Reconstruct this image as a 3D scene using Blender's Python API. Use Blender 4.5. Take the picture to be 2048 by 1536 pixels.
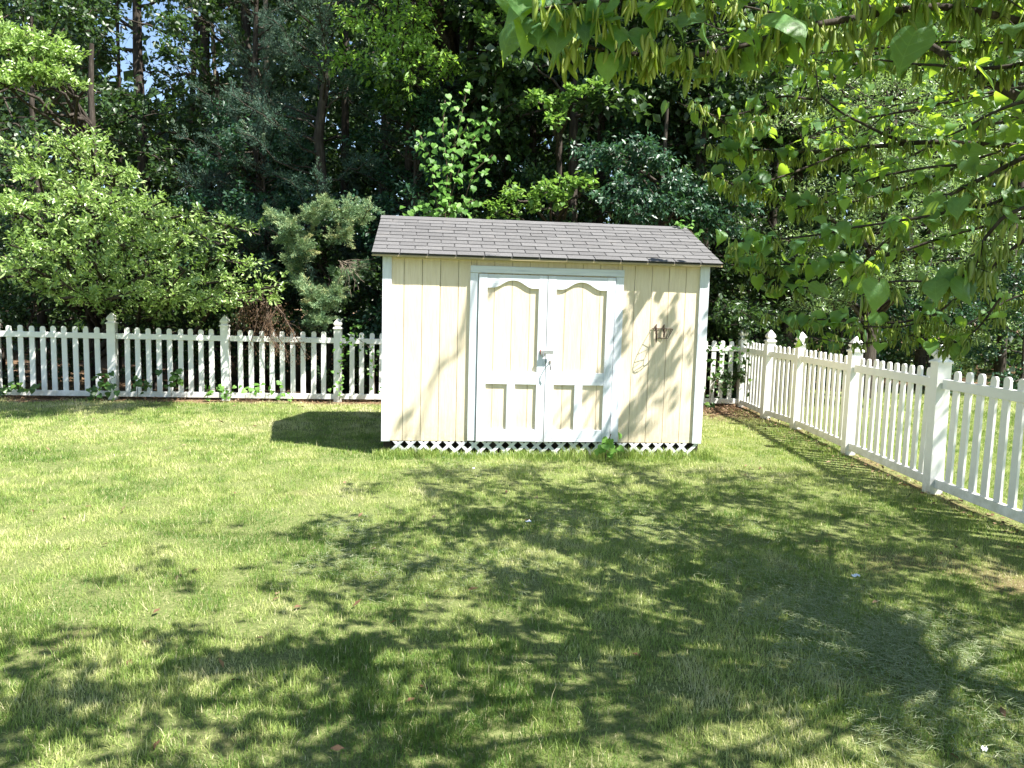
import bpy, math, random
import numpy as np
from mathutils import Matrix, Vector, Euler

# ------------------------------------------------------------------ camera, world, sun
S = bpy.context.scene
COL = S.collection
for o in list(bpy.data.objects):
    bpy.data.objects.remove(o)
CAM_H, FPX, PITCH, ROLL = 1.64, 1480.0, math.radians(5.7), math.radians(1.5)
cd = bpy.data.cameras.new('camera'); cam = bpy.data.objects.new('camera', cd); COL.objects.link(cam)
cd.sensor_width = 36.0; cd.lens = FPX / 2048 * 36; cd.clip_start = .05; cd.clip_end = 2000
CM = (Matrix.Rotation(math.pi / 2 - PITCH, 3, 'X') @ Matrix.Rotation(ROLL, 3, 'Z'))
cam.matrix_world = Matrix.Translation((0, 0, CAM_H)) @ CM.to_4x4()
S.camera = cam
SUN = Vector((-.60, .32, -1.0)).normalized()
w = bpy.data.worlds.new('World'); S.world = w; w.use_nodes = True
wn = w.node_tree; sky = wn.nodes.new('ShaderNodeTexSky'); sky.sky_type = 'NISHITA'; sky.sun_disc = False
sky.sun_elevation = math.asin(-SUN.z); sky.sun_rotation = math.atan2(-SUN.x, -SUN.y)
sky.air_density = 1.0; sky.dust_density = .6; sky.ozone_density = 1.2
bg = wn.nodes['Background']; bg.inputs[1].default_value = .078
wn.links.new(sky.outputs[0], bg.inputs[0])
sl = bpy.data.lights.new('sun', 'SUN'); sl.energy = 4.9; sl.angle = math.radians(.53); sl.color = (1, .965, .90)
so = bpy.data.objects.new('sun', sl); COL.objects.link(so)
so.rotation_euler = SUN.to_track_quat('-Z', 'Y').to_euler()
so.location = (6, -3, 12)
S.view_settings.view_transform = 'Standard'; S.view_settings.look = 'None'
S.view_settings.exposure = 1.7; S.view_settings.gamma = 1.0
S.render.resolution_x, S.render.resolution_y = 1024, 768
try:
    S.cycles.max_bounces = 8; S.cycles.transparent_max_bounces = 8
except Exception:
    pass

RNG = np.random.default_rng(7)
random.seed(7)
MW = np.array(CM)

def ray(px, py):
    d = MW @ np.array([(px - 1024) / FPX, -(py - 768) / FPX, -1.0]); return d / d[1]
def at(px, py, Y):
    return ray(px, py) * Y + np.array([0, 0, CAM_H])
def gnd(px, py, z=0.0):
    d = ray(px, py); t = (z - CAM_H) / d[2]; return d * t + np.array([0, 0, CAM_H])
def project(P):
    q = (np.asarray(P) - np.array([0, 0, CAM_H])) @ MW
    dep = -q[..., 2]
    with np.errstate(all='ignore'):
        return 1024 + FPX * q[..., 0] / dep, 768 - FPX * q[..., 1] / dep, dep

# ------------------------------------------------------------------ object helpers
def tag(o, label=None, cat=None, group=None, kind=None):
    if label: o['label'] = label
    if cat: o['category'] = cat
    if group: o['group'] = group
    if kind: o['kind'] = kind
    return o
def empty(name, loc=(0, 0, 0), rz=0):
    o = bpy.data.objects.new(name, None); COL.objects.link(o); o.location = loc; o.rotation_euler = (0, 0, rz)
    o.empty_display_size = .1; return o
def link(name, me, parent=None, loc=None, rot=None, scale=None):
    o = bpy.data.objects.new(name, me); COL.objects.link(o)
    if parent: o.parent = parent
    if loc is not None: o.location = loc
    if rot is not None: o.rotation_euler = rot
    if scale is not None: o.scale = scale
    return o
def nmesh(name, V, F, mat, smooth=False, tint=None, shade=None):
    """V (n,3) ; F (m,k) int array or list of such arrays"""
    me = bpy.data.meshes.new(name)
    Fs = F if isinstance(F, list) else [F]
    Fs = [np.asarray(f, dtype=np.int32) for f in Fs if len(f)]
    V = np.asarray(V, dtype=np.float32)
    nl = sum(f.size for f in Fs); nf = sum(len(f) for f in Fs)
    me.vertices.add(len(V)); me.vertices.foreach_set('co', V.ravel())
    me.loops.add(nl); me.polygons.add(nf)
    me.loops.foreach_set('vertex_index', np.concatenate([f.ravel() for f in Fs]))
    tot = np.concatenate([np.full(len(f), f.shape[1], dtype=np.int32) for f in Fs])
    st = np.concatenate([[0], np.cumsum(tot)[:-1]]).astype(np.int32)
    me.polygons.foreach_set('loop_start', st)
    try: me.polygons.foreach_set('loop_total', tot)
    except Exception: pass
    if smooth: me.polygons.foreach_set('use_smooth', np.ones(nf, dtype=bool))
    for nm, arr in (('tint', tint), ('tone', shade)):
        if arr is not None:
            a = me.attributes.new(nm, 'FLOAT', 'POINT'); a.data.foreach_set('value', np.asarray(arr, dtype=np.float32))
    me.update(calc_edges=True); me.validate()
    me.materials.append(mat)
    return me

class MB:
    """collects boxes / prisms / tubes into one mesh"""
    def __init__(s): s.v = []; s.f = []
    def add(s, V, F):
        b = len(s.v); s.v += [tuple(map(float, v)) for v in V]; s.f += [tuple(i + b for i in f) for f in F]; return s
    def box(s, x0, x1, y0, y1, z0, z1, bev=0.0):
        if bev > 0:
            b = bev
            ring = []
            V = []
            for z, i in ((z0, b), (z0 + b, 0), (z1 - b, 0), (z1, b)):
                V += [(x0 + i, y0 + i + 0, z), (x1 - i, y0 + i, z), (x1 - i, y1 - i, z), (x0 + i, y1 - i, z)]
            F = [(3, 2, 1, 0), (12, 13, 14, 15)]
            for k in range(3):
                for j in range(4):
                    a = k * 4 + j; c = k * 4 + (j + 1) % 4
                    F.append((a, c, c + 4, a + 4))
            return s.add(V, F)
        V = [(x0, y0, z0), (x1, y0, z0), (x1, y1, z0), (x0, y1, z0), (x0, y0, z1), (x1, y0, z1), (x1, y1, z1), (x0, y1, z1)]
        return s.add(V, [(3, 2, 1, 0), (4, 5, 6, 7), (0, 1, 5, 4), (1, 2, 6, 5), (2, 3, 7, 6), (3, 0, 4, 7)])
    def prism(s, pts, y0, y1):
        """pts in x,z (counter-clockwise seen from -y), extruded along y"""
        n = len(pts); V = [(x, y0, z) for x, z in pts] + [(x, y1, z) for x, z in pts]
        F = [tuple(range(n)), tuple(range(2 * n - 1, n - 1, -1))]
        for i in range(n):
            j = (i + 1) % n; F.append((i, i + n, j + n, j))
        return s.add(V, F)
    def tube(s, pts, r, k=6):
        V, F = tube_arrays(np.array(pts, float), np.array(r if hasattr(r, '__len__') else [r] * len(pts), float), k)
        return s.add(V, [tuple(f) for f in F])
    def mesh(s, name, mat, smooth=False):
        me = bpy.data.meshes.new(name); me.from_pydata(s.v, [], s.f); me.update()
        if smooth: me.polygons.foreach_set('use_smooth', [True] * len(me.polygons))
        me.materials.append(mat); return me
    def build(s, name, mat, parent=None, smooth=False, **k):
        return link(name, s.mesh(name, mat, smooth), parent, **k)

def tube_arrays(P, R, k=5):
    n = len(P); T = np.gradient(P, axis=0); T /= np.linalg.norm(T, axis=1, keepdims=True) + 1e-9
    ref = np.array([0, 0, 1.0]) if abs(T[0, 2]) < .8 else np.array([1.0, 0, 0])
    A = np.cross(T, ref); A /= np.linalg.norm(A, axis=1, keepdims=True) + 1e-9
    B = np.cross(T, A)
    th = np.arange(k) * 2 * np.pi / k
    V = P[:, None, :] + R[:, None, None] * (A[:, None, :] * np.cos(th)[None, :, None] + B[:, None, :] * np.sin(th)[None, :, None])
    V = V.reshape(-1, 3)
    i = np.arange(n - 1)[:, None] * k; j = np.arange(k)[None, :]; j2 = (j + 1) % k
    F = np.stack([i + j, i + j2, i + j2 + k, i + j + k], -1).reshape(-1, 4)
    return V, F

def vnoise(x, y, seed=0, freq=1.0):
    r = np.random.default_rng(seed); T = r.random((64, 64))
    x = x * freq + 100; y = y * freq + 100
    xi = np.floor(x).astype(int); yi = np.floor(y).astype(int); fx = x - xi; fy = y - yi
    fx = fx * fx * (3 - 2 * fx); fy = fy * fy * (3 - 2 * fy)
    g = lambda a, b: T[a % 64, b % 64]
    return (g(xi, yi) * (1 - fx) + g(xi + 1, yi) * fx) * (1 - fy) + (g(xi, yi + 1) * (1 - fx) + g(xi + 1, yi + 1) * fx) * fy
def fbm(x, y, seed=0, freq=1.0, oct=3):
    s = 0; a = 1; t = 0
    for k in range(oct):
        s = s + a * vnoise(x, y, seed + k, freq * 2 ** k); t += a; a *= .5
    return s / t

# ------------------------------------------------------------------ materials
def newmat(name):
    m = bpy.data.materials.new(name); m.use_nodes = True; nt = m.node_tree
    return m, nt, nt.nodes['Principled BSDF'], nt.nodes['Material Output']
def N(nt, t, **kw):
    n = nt.nodes.new(t)
    for k, v in kw.items():
        if k == 'inp':
            for a, b in v.items(): n.inputs[a].default_value = b
        else: setattr(n, k, v)
    return n
def c4(c): return (c[0], c[1], c[2], 1)
def ramp(nt, stops):
    r = N(nt, 'ShaderNodeValToRGB'); e = r.color_ramp.elements
    while len(e) < len(stops): e.new(.5)
    for el, (p, c) in zip(e, stops): el.position = p; el.color = c4(c)
    return r
def surf(name, cols, scale=(8, 8, 8), rough=.6, bump=.15, bscale=None, detail=6, rnd=0.0, dist=.004, spec=.4, grime=None, dirt=None):
    """noise coloured surface. cols = 2-3 colours"""
    m, nt, b, out = newmat(name)
    tc = N(nt, 'ShaderNodeTexCoord'); mp = N(nt, 'ShaderNodeMapping'); mp.inputs['Scale'].default_value = scale
    nt.links.new(tc.outputs['Object'], mp.inputs[0])
    nz = N(nt, 'ShaderNodeTexNoise', inp={'Scale': 1.0, 'Detail': detail, 'Roughness': .62})
    nt.links.new(mp.outputs[0], nz.inputs['Vector'])
    k = len(cols); r = ramp(nt, [(.3 + .4 * i / (k - 1), c) for i, c in enumerate(cols)])
    nt.links.new(nz.outputs[0], r.inputs[0]); last = r.outputs[0]
    if rnd:
        oi = N(nt, 'ShaderNodeObjectInfo'); mr = N(nt, 'ShaderNodeMapRange', inp={3: 1 - rnd, 4: 1 + rnd})
        nt.links.new(oi.outputs['Random'], mr.inputs[0])
        hs = N(nt, 'ShaderNodeHueSaturation'); nt.links.new(mr.outputs[0], hs.inputs['Value']); nt.links.new(last, hs.inputs['Color']); last = hs.outputs[0]
    if grime:
        n2 = N(nt, 'ShaderNodeTexNoise', inp={'Scale': grime[1], 'Detail': 8, 'Roughness': .7}); nt.links.new(tc.outputs['Object'], n2.inputs['Vector'])
        mr2 = N(nt, 'ShaderNodeMapRange', inp={1: grime[2], 2: grime[2] + .18, 3: 0, 4: grime[3]}); nt.links.new(n2.outputs[0], mr2.inputs[0])
        mx = N(nt, 'ShaderNodeMixRGB'); mx.inputs[2].default_value = c4(grime[0]); nt.links.new(mr2.outputs[0], mx.inputs[0]); nt.links.new(last, mx.inputs[1]); last = mx.outputs[0]
    if dirt:
        sx = N(nt, 'ShaderNodeSeparateXYZ'); nt.links.new(tc.outputs['Object'], sx.inputs[0])
        n3 = N(nt, 'ShaderNodeTexNoise', inp={'Scale': 9.0, 'Detail': 8, 'Roughness': .75}); nt.links.new(tc.outputs['Object'], n3.inputs['Vector'])
        mz = N(nt, 'ShaderNodeMapRange', inp={1: dirt[1], 2: dirt[2], 3: dirt[3], 4: 0}); nt.links.new(sx.outputs[2], mz.inputs[0])
        mn = N(nt, 'ShaderNodeMapRange', inp={1: .38, 2: .62, 3: .1, 4: 1}); nt.links.new(n3.outputs[0], mn.inputs[0])
        mm = N(nt, 'ShaderNodeMath', operation='MULTIPLY'); nt.links.new(mz.outputs[0], mm.inputs[0]); nt.links.new(mn.outputs[0], mm.inputs[1])
        mx = N(nt, 'ShaderNodeMixRGB'); mx.inputs[2].default_value = c4(dirt[0]); nt.links.new(mm.outputs[0], mx.inputs[0]); nt.links.new(last, mx.inputs[1]); last = mx.outputs[0]
    nt.links.new(last, b.inputs['Base Color'])
    b.inputs['Roughness'].default_value = rough; b.inputs['Specular IOR Level'].default_value = spec
    if bump:
        bp = N(nt, 'ShaderNodeBump', inp={'Strength': bump, 'Distance': dist}); src = nz
        if bscale:
            mp2 = N(nt, 'ShaderNodeMapping'); mp2.inputs['Scale'].default_value = bscale; nt.links.new(tc.outputs['Object'], mp2.inputs[0])
            src = N(nt, 'ShaderNodeTexNoise', inp={'Scale': 1.0, 'Detail': 5, 'Roughness': .6, 'Distortion': .6}); nt.links.new(mp2.outputs[0], src.inputs['Vector'])
        nt.links.new(src.outputs[0], bp.inputs['Height']); nt.links.new(bp.outputs[0], b.inputs['Normal'])
    return m
def leafmat(name, cols, trans, tfac=.35, rough=.45, spec=.5, use_attr=True):
    """cols = 3 colours along attribute 'tint'; trans = translucent colour"""
    m, nt, b, out = newmat(name)
    if use_attr: a = N(nt, 'ShaderNodeAttribute', attribute_name='tint'); src = a.outputs['Fac']
    else: a = N(nt, 'ShaderNodeObjectInfo'); src = a.outputs['Random']
    k = len(cols); r = ramp(nt, [(i / (k - 1), c) for i, c in enumerate(cols)]); nt.links.new(src, r.inputs[0])
    nt.links.new(r.outputs[0], b.inputs['Base Color']); b.inputs['Roughness'].default_value = rough
    b.inputs['Specular IOR Level'].default_value = spec
    t = N(nt, 'ShaderNodeBsdfTranslucent')
    r2 = ramp(nt, [(0, [x * .75 for x in trans]), (1, trans)]); nt.links.new(src, r2.inputs[0]); nt.links.new(r2.outputs[0], t.inputs[0])
    mx = N(nt, 'ShaderNodeMixShader', inp={0: tfac}); nt.links.new(b.outputs[0], mx.inputs[1]); nt.links.new(t.outputs[0], mx.inputs[2])
    nt.links.new(mx.outputs[0], out.inputs[0]); return m

M = {}
M['siding'] = surf('yellow_siding', [(.70, .58, .42), (.77, .65, .48), (.82, .71, .545)], (30, 30, 3), .75, .5, (55, 55, 7), rnd=.035, dist=.006, spec=.2, grime=((.52, .42, .24), 3.0, .60, .5), dirt=((.33, .27, .14), .15, .55, .45))
M['trim'] = surf('white_painted_wood', [(.55, .58, .63), (.68, .71, .765), (.74, .77, .82)], (40, 40, 3), .6, .35, (70, 70, 6), rnd=.03, spec=.3, grime=((.50, .50, .48), 6.0, .62, .55), dirt=((.34, .32, .24), .15, .40, .45))
M['trim_h'] = surf('white_painted_wood_across', [(.55, .58, .63), (.68, .71, .765), (.74, .77, .82)], (3, 40, 40), .6, .35, (6, 70, 70), rnd=.03, spec=.3, grime=((.50, .50, .48), 6.0, .62, .5))
M['shingle'] = surf('asphalt_shingle', [(.080, .078, .078), (.118, .115, .115), (.16, .157, .156)], (90, 90, 90), .92, .6, None, rnd=.13, dist=.003, spec=.2, grime=((.19, .175, .165), 5.0, .55, .5))
M['roofwood'] = surf('roof_edge_wood', [(.35, .28, .16), (.45, .36, .20)], (6, 30, 30), .8, .2)
M['vinyl'] = surf('white_vinyl', [(.78, .77, .73), (.86, .85, .82)], (3, 3, 5), .42, .03, rnd=.03, spec=.4, grime=((.47, .48, .36), 4.0, .58, .45), dirt=((.30, .30, .18), .02, .30, .5))
M['lattice'] = surf('lattice_white', [(.66, .66, .66), (.82, .82, .82)], (20, 20, 20), .6, .1, rnd=.05, grime=((.42, .42, .36), 12.0, .52, .5))
M['dark'] = surf('dark_underfloor', [(.03, .025, .02), (.05, .04, .03)], (9, 9, 9), .9, .1)
M['steel'] = surf('galvanised_steel', [(.45, .45, .46), (.62, .62, .63)], (60, 60, 60), .38, .1, spec=.6); M['steel'].node_tree.nodes['Principled BSDF'].inputs['Metallic'].default_value = .8
M['rust'] = surf('rusty_wire', [(.03, .018, .014), (.07, .045, .032), (.13, .09, .065)], (60, 60, 60), .8, .3)
M['redtag'] = surf('faded_red', [(.42, .12, .09), (.55, .22, .18)], (50, 50, 50), .6, .1)
M['litter'] = surf('white_scrap', [(.75, .78, .85), (.85, .87, .92)], (60, 60, 60), .6, .3)
M['bark'] = surf('bark_grey_brown', [(.022, .018, .014), (.05, .04, .032), (.095, .08, .065)], (22, 22, 4), .9, .8, dist=.02, spec=.2)
M['bark_pale'] = surf('bark_pale', [(.10, .08, .06), (.20, .165, .125), (.30, .25, .19)], (20, 20, 5), .9, .8, dist=.02, spec=.2)
M['twig'] = surf('twig_brown', [(.05, .032, .022), (.11, .075, .05)], (30, 30, 30), .85, .3)
M['dry'] = leafmat('dead_foliage', [(.10, .055, .03), (.20, .12, .07), (.34, .24, .16)], (.25, .14, .07), .2, .8, .2)
M['oak'] = leafmat('oak_leaf', [(.15, .24, .07), (.26, .38, .115), (.46, .57, .24)], (.38, .60, .10), .34, .30, .6)
M['willow'] = leafmat('willow_oak_leaf', [(.11, .18, .07), (.19, .29, .12), (.36, .46, .23)], (.36, .54, .14), .34, .33, .6)
M['dense'] = leafmat('forest_leaf', [(.018, .040, .014), (.034, .072, .022), (.06, .115, .03)], (.10, .20, .03), .28, .42, .5)
M['bright'] = leafmat('spring_leaf', [(.12, .24, .035), (.19, .35, .06), (.33, .48, .12)], (.44, .72, .08), .44, .42, .45)
M['maple'] = leafmat('maple_leaf', [(.08, .17, .035), (.14, .26, .055), (.25, .37, .10)], (.32, .56, .08), .36, .4, .45)
M['cherry'] = leafmat('cherry_leaf', [(.018, .055, .03), (.03, .085, .045), (.055, .13, .06)], (.08, .20, .05), .25, .42, .5)
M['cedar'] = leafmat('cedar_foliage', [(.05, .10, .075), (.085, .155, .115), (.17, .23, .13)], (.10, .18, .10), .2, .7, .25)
M['cedar_lit'] = leafmat('cedar_foliage_painted_sun', [(.14, .26, .14), (.26, .38, .19), (.50, .48, .21)], (.26, .36, .17), .2, .7, .25)  # brighter copy of cedar: sunlight on the sprays put into the colour
M['vine'] = leafmat('vine_leaf', [(.08, .19, .035), (.13, .27, .05), (.20, .37, .08)], (.26, .52, .04), .42, .5, .35, use_attr=False)
M['ivy'] = leafmat('ground_vine_leaf', [(.03, .08, .02), (.06, .13, .03), (.13, .22, .04)], (.18, .36, .04), .35, .4, .45, use_attr=False)
M['redbud'] = leafmat('redbud_leaf', [(.045, .115, .058), (.07, .165, .07), (.125, .25, .07)], (.48, .72, .05), .43, .46, .35, use_attr=False)
M['redbud_far'] = leafmat('redbud_leaf_mass', [(.045, .115, .058), (.07, .165, .07), (.125, .25, .07)], (.48, .72, .05), .43, .46, .35)
M['pod'] = leafmat('redbud_pod', [(.20, .29, .05), (.31, .40, .08), (.46, .46, .16)], (.66, .78, .10), .45, .42, .4, use_attr=False)
M['pod_far'] = leafmat('redbud_pod_mass', [(.17, .25, .05), (.25, .33, .07), (.38, .40, .14)], (.55, .68, .09), .42, .42, .4)
M['grass'] = leafmat('grass_blade', [(.085, .17, .028), (.25, .345, .078), (.46, .49, .18), (.64, .57, .35)], (.40, .54, .10), .30, .5, .35)
M['clip'] = leafmat('dry_clippings', [(.16, .22, .10), (.28, .34, .18), (.46, .48, .30)], (.2, .24, .1), .2, .7, .3)

# veins for the big heart leaves: darker/lighter radial relief from uv-like object coordinates
def add_veins(m):
    nt = m.node_tree; b = nt.nodes['Principled BSDF']
    tc = N(nt, 'ShaderNodeTexCoord'); sx = N(nt, 'ShaderNodeSeparateXYZ'); nt.links.new(tc.outputs['Object'], sx.inputs[0])
    def mt(op, a, b2=None):
        n = N(nt, 'ShaderNodeMath', operation=op)
        for i, v in enumerate((a, b2)):
            if v is None: continue
            if isinstance(v, (int, float)): n.inputs[i].default_value = v
            else: nt.links.new(v, n.inputs[i])
        return n.outputs[0]
    ax = mt('ABSOLUTE', sx.outputs[0]); q = mt('SUBTRACT', mt('MULTIPLY', mt('POWER', ax, 1.2), 1.15), sx.outputs[2])
    d = mt('ABSOLUTE', mt('SUBTRACT', mt('FRACT', mt('MULTIPLY', q, 4.2)), .5))
    line = mt('LESS_THAN', d, .055); rib = mt('LESS_THAN', ax, .012); v = mt('MAXIMUM', line, rib)
    src = b.inputs['Base Color'].links[0].from_socket
    mx = N(nt, 'ShaderNodeMixRGB'); mx.inputs[2].default_value = (.17, .29, .10, 1); nt.links.new(mt('MULTIPLY', v, .55), mx.inputs[0]); nt.links.new(src, mx.inputs[1])
    nz = N(nt, 'ShaderNodeTexNoise', inp={'Scale': 5.0, 'Detail': 4}); nt.links.new(tc.outputs['Object'], nz.inputs['Vector'])
    hs = N(nt, 'ShaderNodeHueSaturation'); mr = N(nt, 'ShaderNodeMapRange', inp={1: .3, 2: .7, 3: .72, 4: 1.25}); nt.links.new(nz.outputs[0], mr.inputs[0]); nt.links.new(mr.outputs[0], hs.inputs['Value']); nt.links.new(mx.outputs[0], hs.inputs['Color'])
    nt.links.new(hs.outputs[0], b.inputs['Base Color'])
    hgt = mt('SUBTRACT', nz.outputs[0], mt('MULTIPLY', v, .5))
    bp = N(nt, 'ShaderNodeBump', inp={'Strength': .5, 'Distance': .01}); nt.links.new(hgt, bp.inputs['Height']); nt.links.new(bp.outputs[0], b.inputs['Normal'])
add_veins(M['redbud'])

# ------------------------------------------------------------------ ground
def ground_h(x, y):
    m = np.clip((np.abs(x) < 13) * 1.0, 0, 1)
    return (fbm(x, y, 3, .55, 3) - .5) * .05 * m
BACK0, BACK1 = np.array([-10.2, 11.73]), np.array([4.17, 13.38])     # back fence line
def dback(x, y):
    d = (BACK1 - BACK0) / np.linalg.norm(BACK1 - BACK0); return (x - BACK0[0]) * d[1] * -1 + (y - BACK0[1]) * d[0]
def fence_x(y): return np.interp(y, [0, 3.3, 5.2, 7.03, 8.98, 10.87, 11.93, 13.38], [4.12, 4.12, 4.14, 4.09, 4.15, 4.22, 4.13, 4.17])
def bare_mask(x, y):
    """1 = bare soil / litter, 0 = lawn"""
    n = fbm(x, y, 21, 1.3, 3)
    a = np.clip((dback(x, y) + .45 + (n - .5) * 1.1) / .35, 0, 1) * (x < 4.6)
    d = np.abs(x - fence_x(y)); b = np.clip((.10 + (n - .5) * .35 - d) / .15, 0, 1) * (y < 13.6) * .9
    wood = np.clip((y - 15.2 - (x - 4.5) * .45 + (n - .5) * 1.5) / .6, 0, 1) * (x >= 4.1)
    c = np.clip(1.15 - np.hypot((x - 3.55) / .75, (y - 12.6) / 1.4), 0, 1)
    pt = np.clip((fbm(x, y, 55, 1.9, 3) - .80) / .05, 0, 1) * .3
    pt2 = np.clip((fbm(x, y, 57, 2.2, 3) - .60) / .06, 0, 1) * np.clip((x - 2.0) / .7, 0, 1) * np.clip((5.6 - y) / 1.5, 0, 1) * .9
    return np.clip(np.maximum.reduce([a, b, wood, c, pt, pt2]), 0, 1)

def make_ground():
    gx = np.concatenate([[-400, -150, -60, -30, -20], np.arange(-14, 14.01, .14), [20, 30, 60, 150, 400]])
    gy = np.concatenate([[-300, -60, -15, -4], np.arange(0, 20.01, .14), [26, 34, 50, 100, 250, 700]])
    X, Y = np.meshgrid(gx, gy); x = X.ravel(); y = Y.ravel()
    z = ground_h(x, y)
    nx, ny = len(gx), len(gy); i = np.arange(ny - 1)[:, None] * nx + np.arange(nx - 1)[None, :]
    F = np.stack([i, i + 1, i + 1 + nx, i + nx], -1).reshape(-1, 4)
    m, nt, b, out = newmat('soil_and_thatch')
    tc = N(nt, 'ShaderNodeTexCoord'); a = N(nt, 'ShaderNodeAttribute', attribute_name='tint')
    n1 = N(nt, 'ShaderNodeTexNoise', inp={'Scale': 3.0, 'Detail': 8, 'Roughness': .7}); nt.links.new(tc.outputs['Object'], n1.inputs['Vector'])
    n2 = N(nt, 'ShaderNodeTexNoise', inp={'Scale': 45.0, 'Detail': 6, 'Roughness': .75}); nt.links.new(tc.outputs['Object'], n2.inputs['Vector'])
    g = ramp(nt, [(.3, (.07, .095, .03)), (.5, (.15, .18, .06)), (.7, (.27, .26, .12))]); nt.links.new(n2.outputs[0], g.inputs[0])
    s = ramp(nt, [(.3, (.05, .03, .018)), (.5, (.17, .105, .06)), (.72, (.33, .24, .15))]); nt.links.new(n2.outputs[0], s.inputs[0])
    mx = N(nt, 'ShaderNodeMixRGB'); nt.links.new(a.outputs['Fac'], mx.inputs[0]); nt.links.new(g.outputs[0], mx.inputs[1]); nt.links.new(s.outputs[0], mx.inputs[2])
    nt.links.new(mx.outputs[0], b.inputs['Base Color']); b.inputs['Roughness'].default_value = .95; b.inputs['Specular IOR Level'].default_value = .1
    bp = N(nt, 'ShaderNodeBump', inp={'Strength': .8, 'Distance': .02}); nt.links.new(n2.outputs[0], bp.inputs['Height']); nt.links.new(bp.outputs[0], b.inputs['Normal'])
    me = nmesh('ground', np.stack([x, y, z], -1), F, m, True, tint=bare_mask(x, y))
    tag(link('ground', me), kind='structure')
make_ground()

# ------------------------------------------------------------------ grass
def in_shed(x, y):
    dx, dy = x - SHED[0], y - SHED[1]; c, s = math.cos(YAW), math.sin(YAW)
    u = dx * c + dy * s; v = -dx * s + dy * c
    return (u > .02) & (u < 3.62) & (v > .03) & (v < 2.4), u, v
SHED = (-1.42, 8.15); YAW = math.radians(5.8)
def blades(x, y, h, wd, lean, tint, seg=2, rng=RNG):
    n = len(x); a = rng.random(n) * 2 * np.pi; la = a + rng.normal(0, .9, n) + np.pi / 2
    z = ground_h(x, y) - .004
    sx, sy = np.cos(a) * wd / 2, np.sin(a) * wd / 2
    lx, ly = np.cos(la) * lean * h, np.sin(la) * lean * h
    hz = h * np.sqrt(np.clip(1 - np.minimum(lean, .98) ** 2, .02, 1))
    b0 = np.stack([x - sx, y - sy, z], -1); b1 = np.stack([x + sx, y + sy, z], -1)
    tp = np.stack([x + lx, y + ly, z + hz], -1)
    if seg == 1:
        V = np.stack([b0, b1, tp], 1).reshape(-1, 3); F = np.arange(n * 3).reshape(-1, 3)
        return V, F, np.repeat(tint, 3)
    m0 = np.stack([x - sx * .8 + lx * .36, y - sy * .8 + ly * .36, z + hz * .62], -1)
    m1 = np.stack([x + sx * .8 + lx * .36, y + sy * .8 + ly * .36, z + hz * .62], -1)
    V = np.stack([b0, b1, m1, m0, tp], 1).reshape(-1, 3); i = np.arange(n)[:, None] * 5
    F = np.concatenate([i + np.array([[0, 1, 2]]), i + np.array([[0, 2, 3]]), i + np.array([[3, 2, 4]])], 0)
    return V, F, np.repeat(tint, 5)

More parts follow.
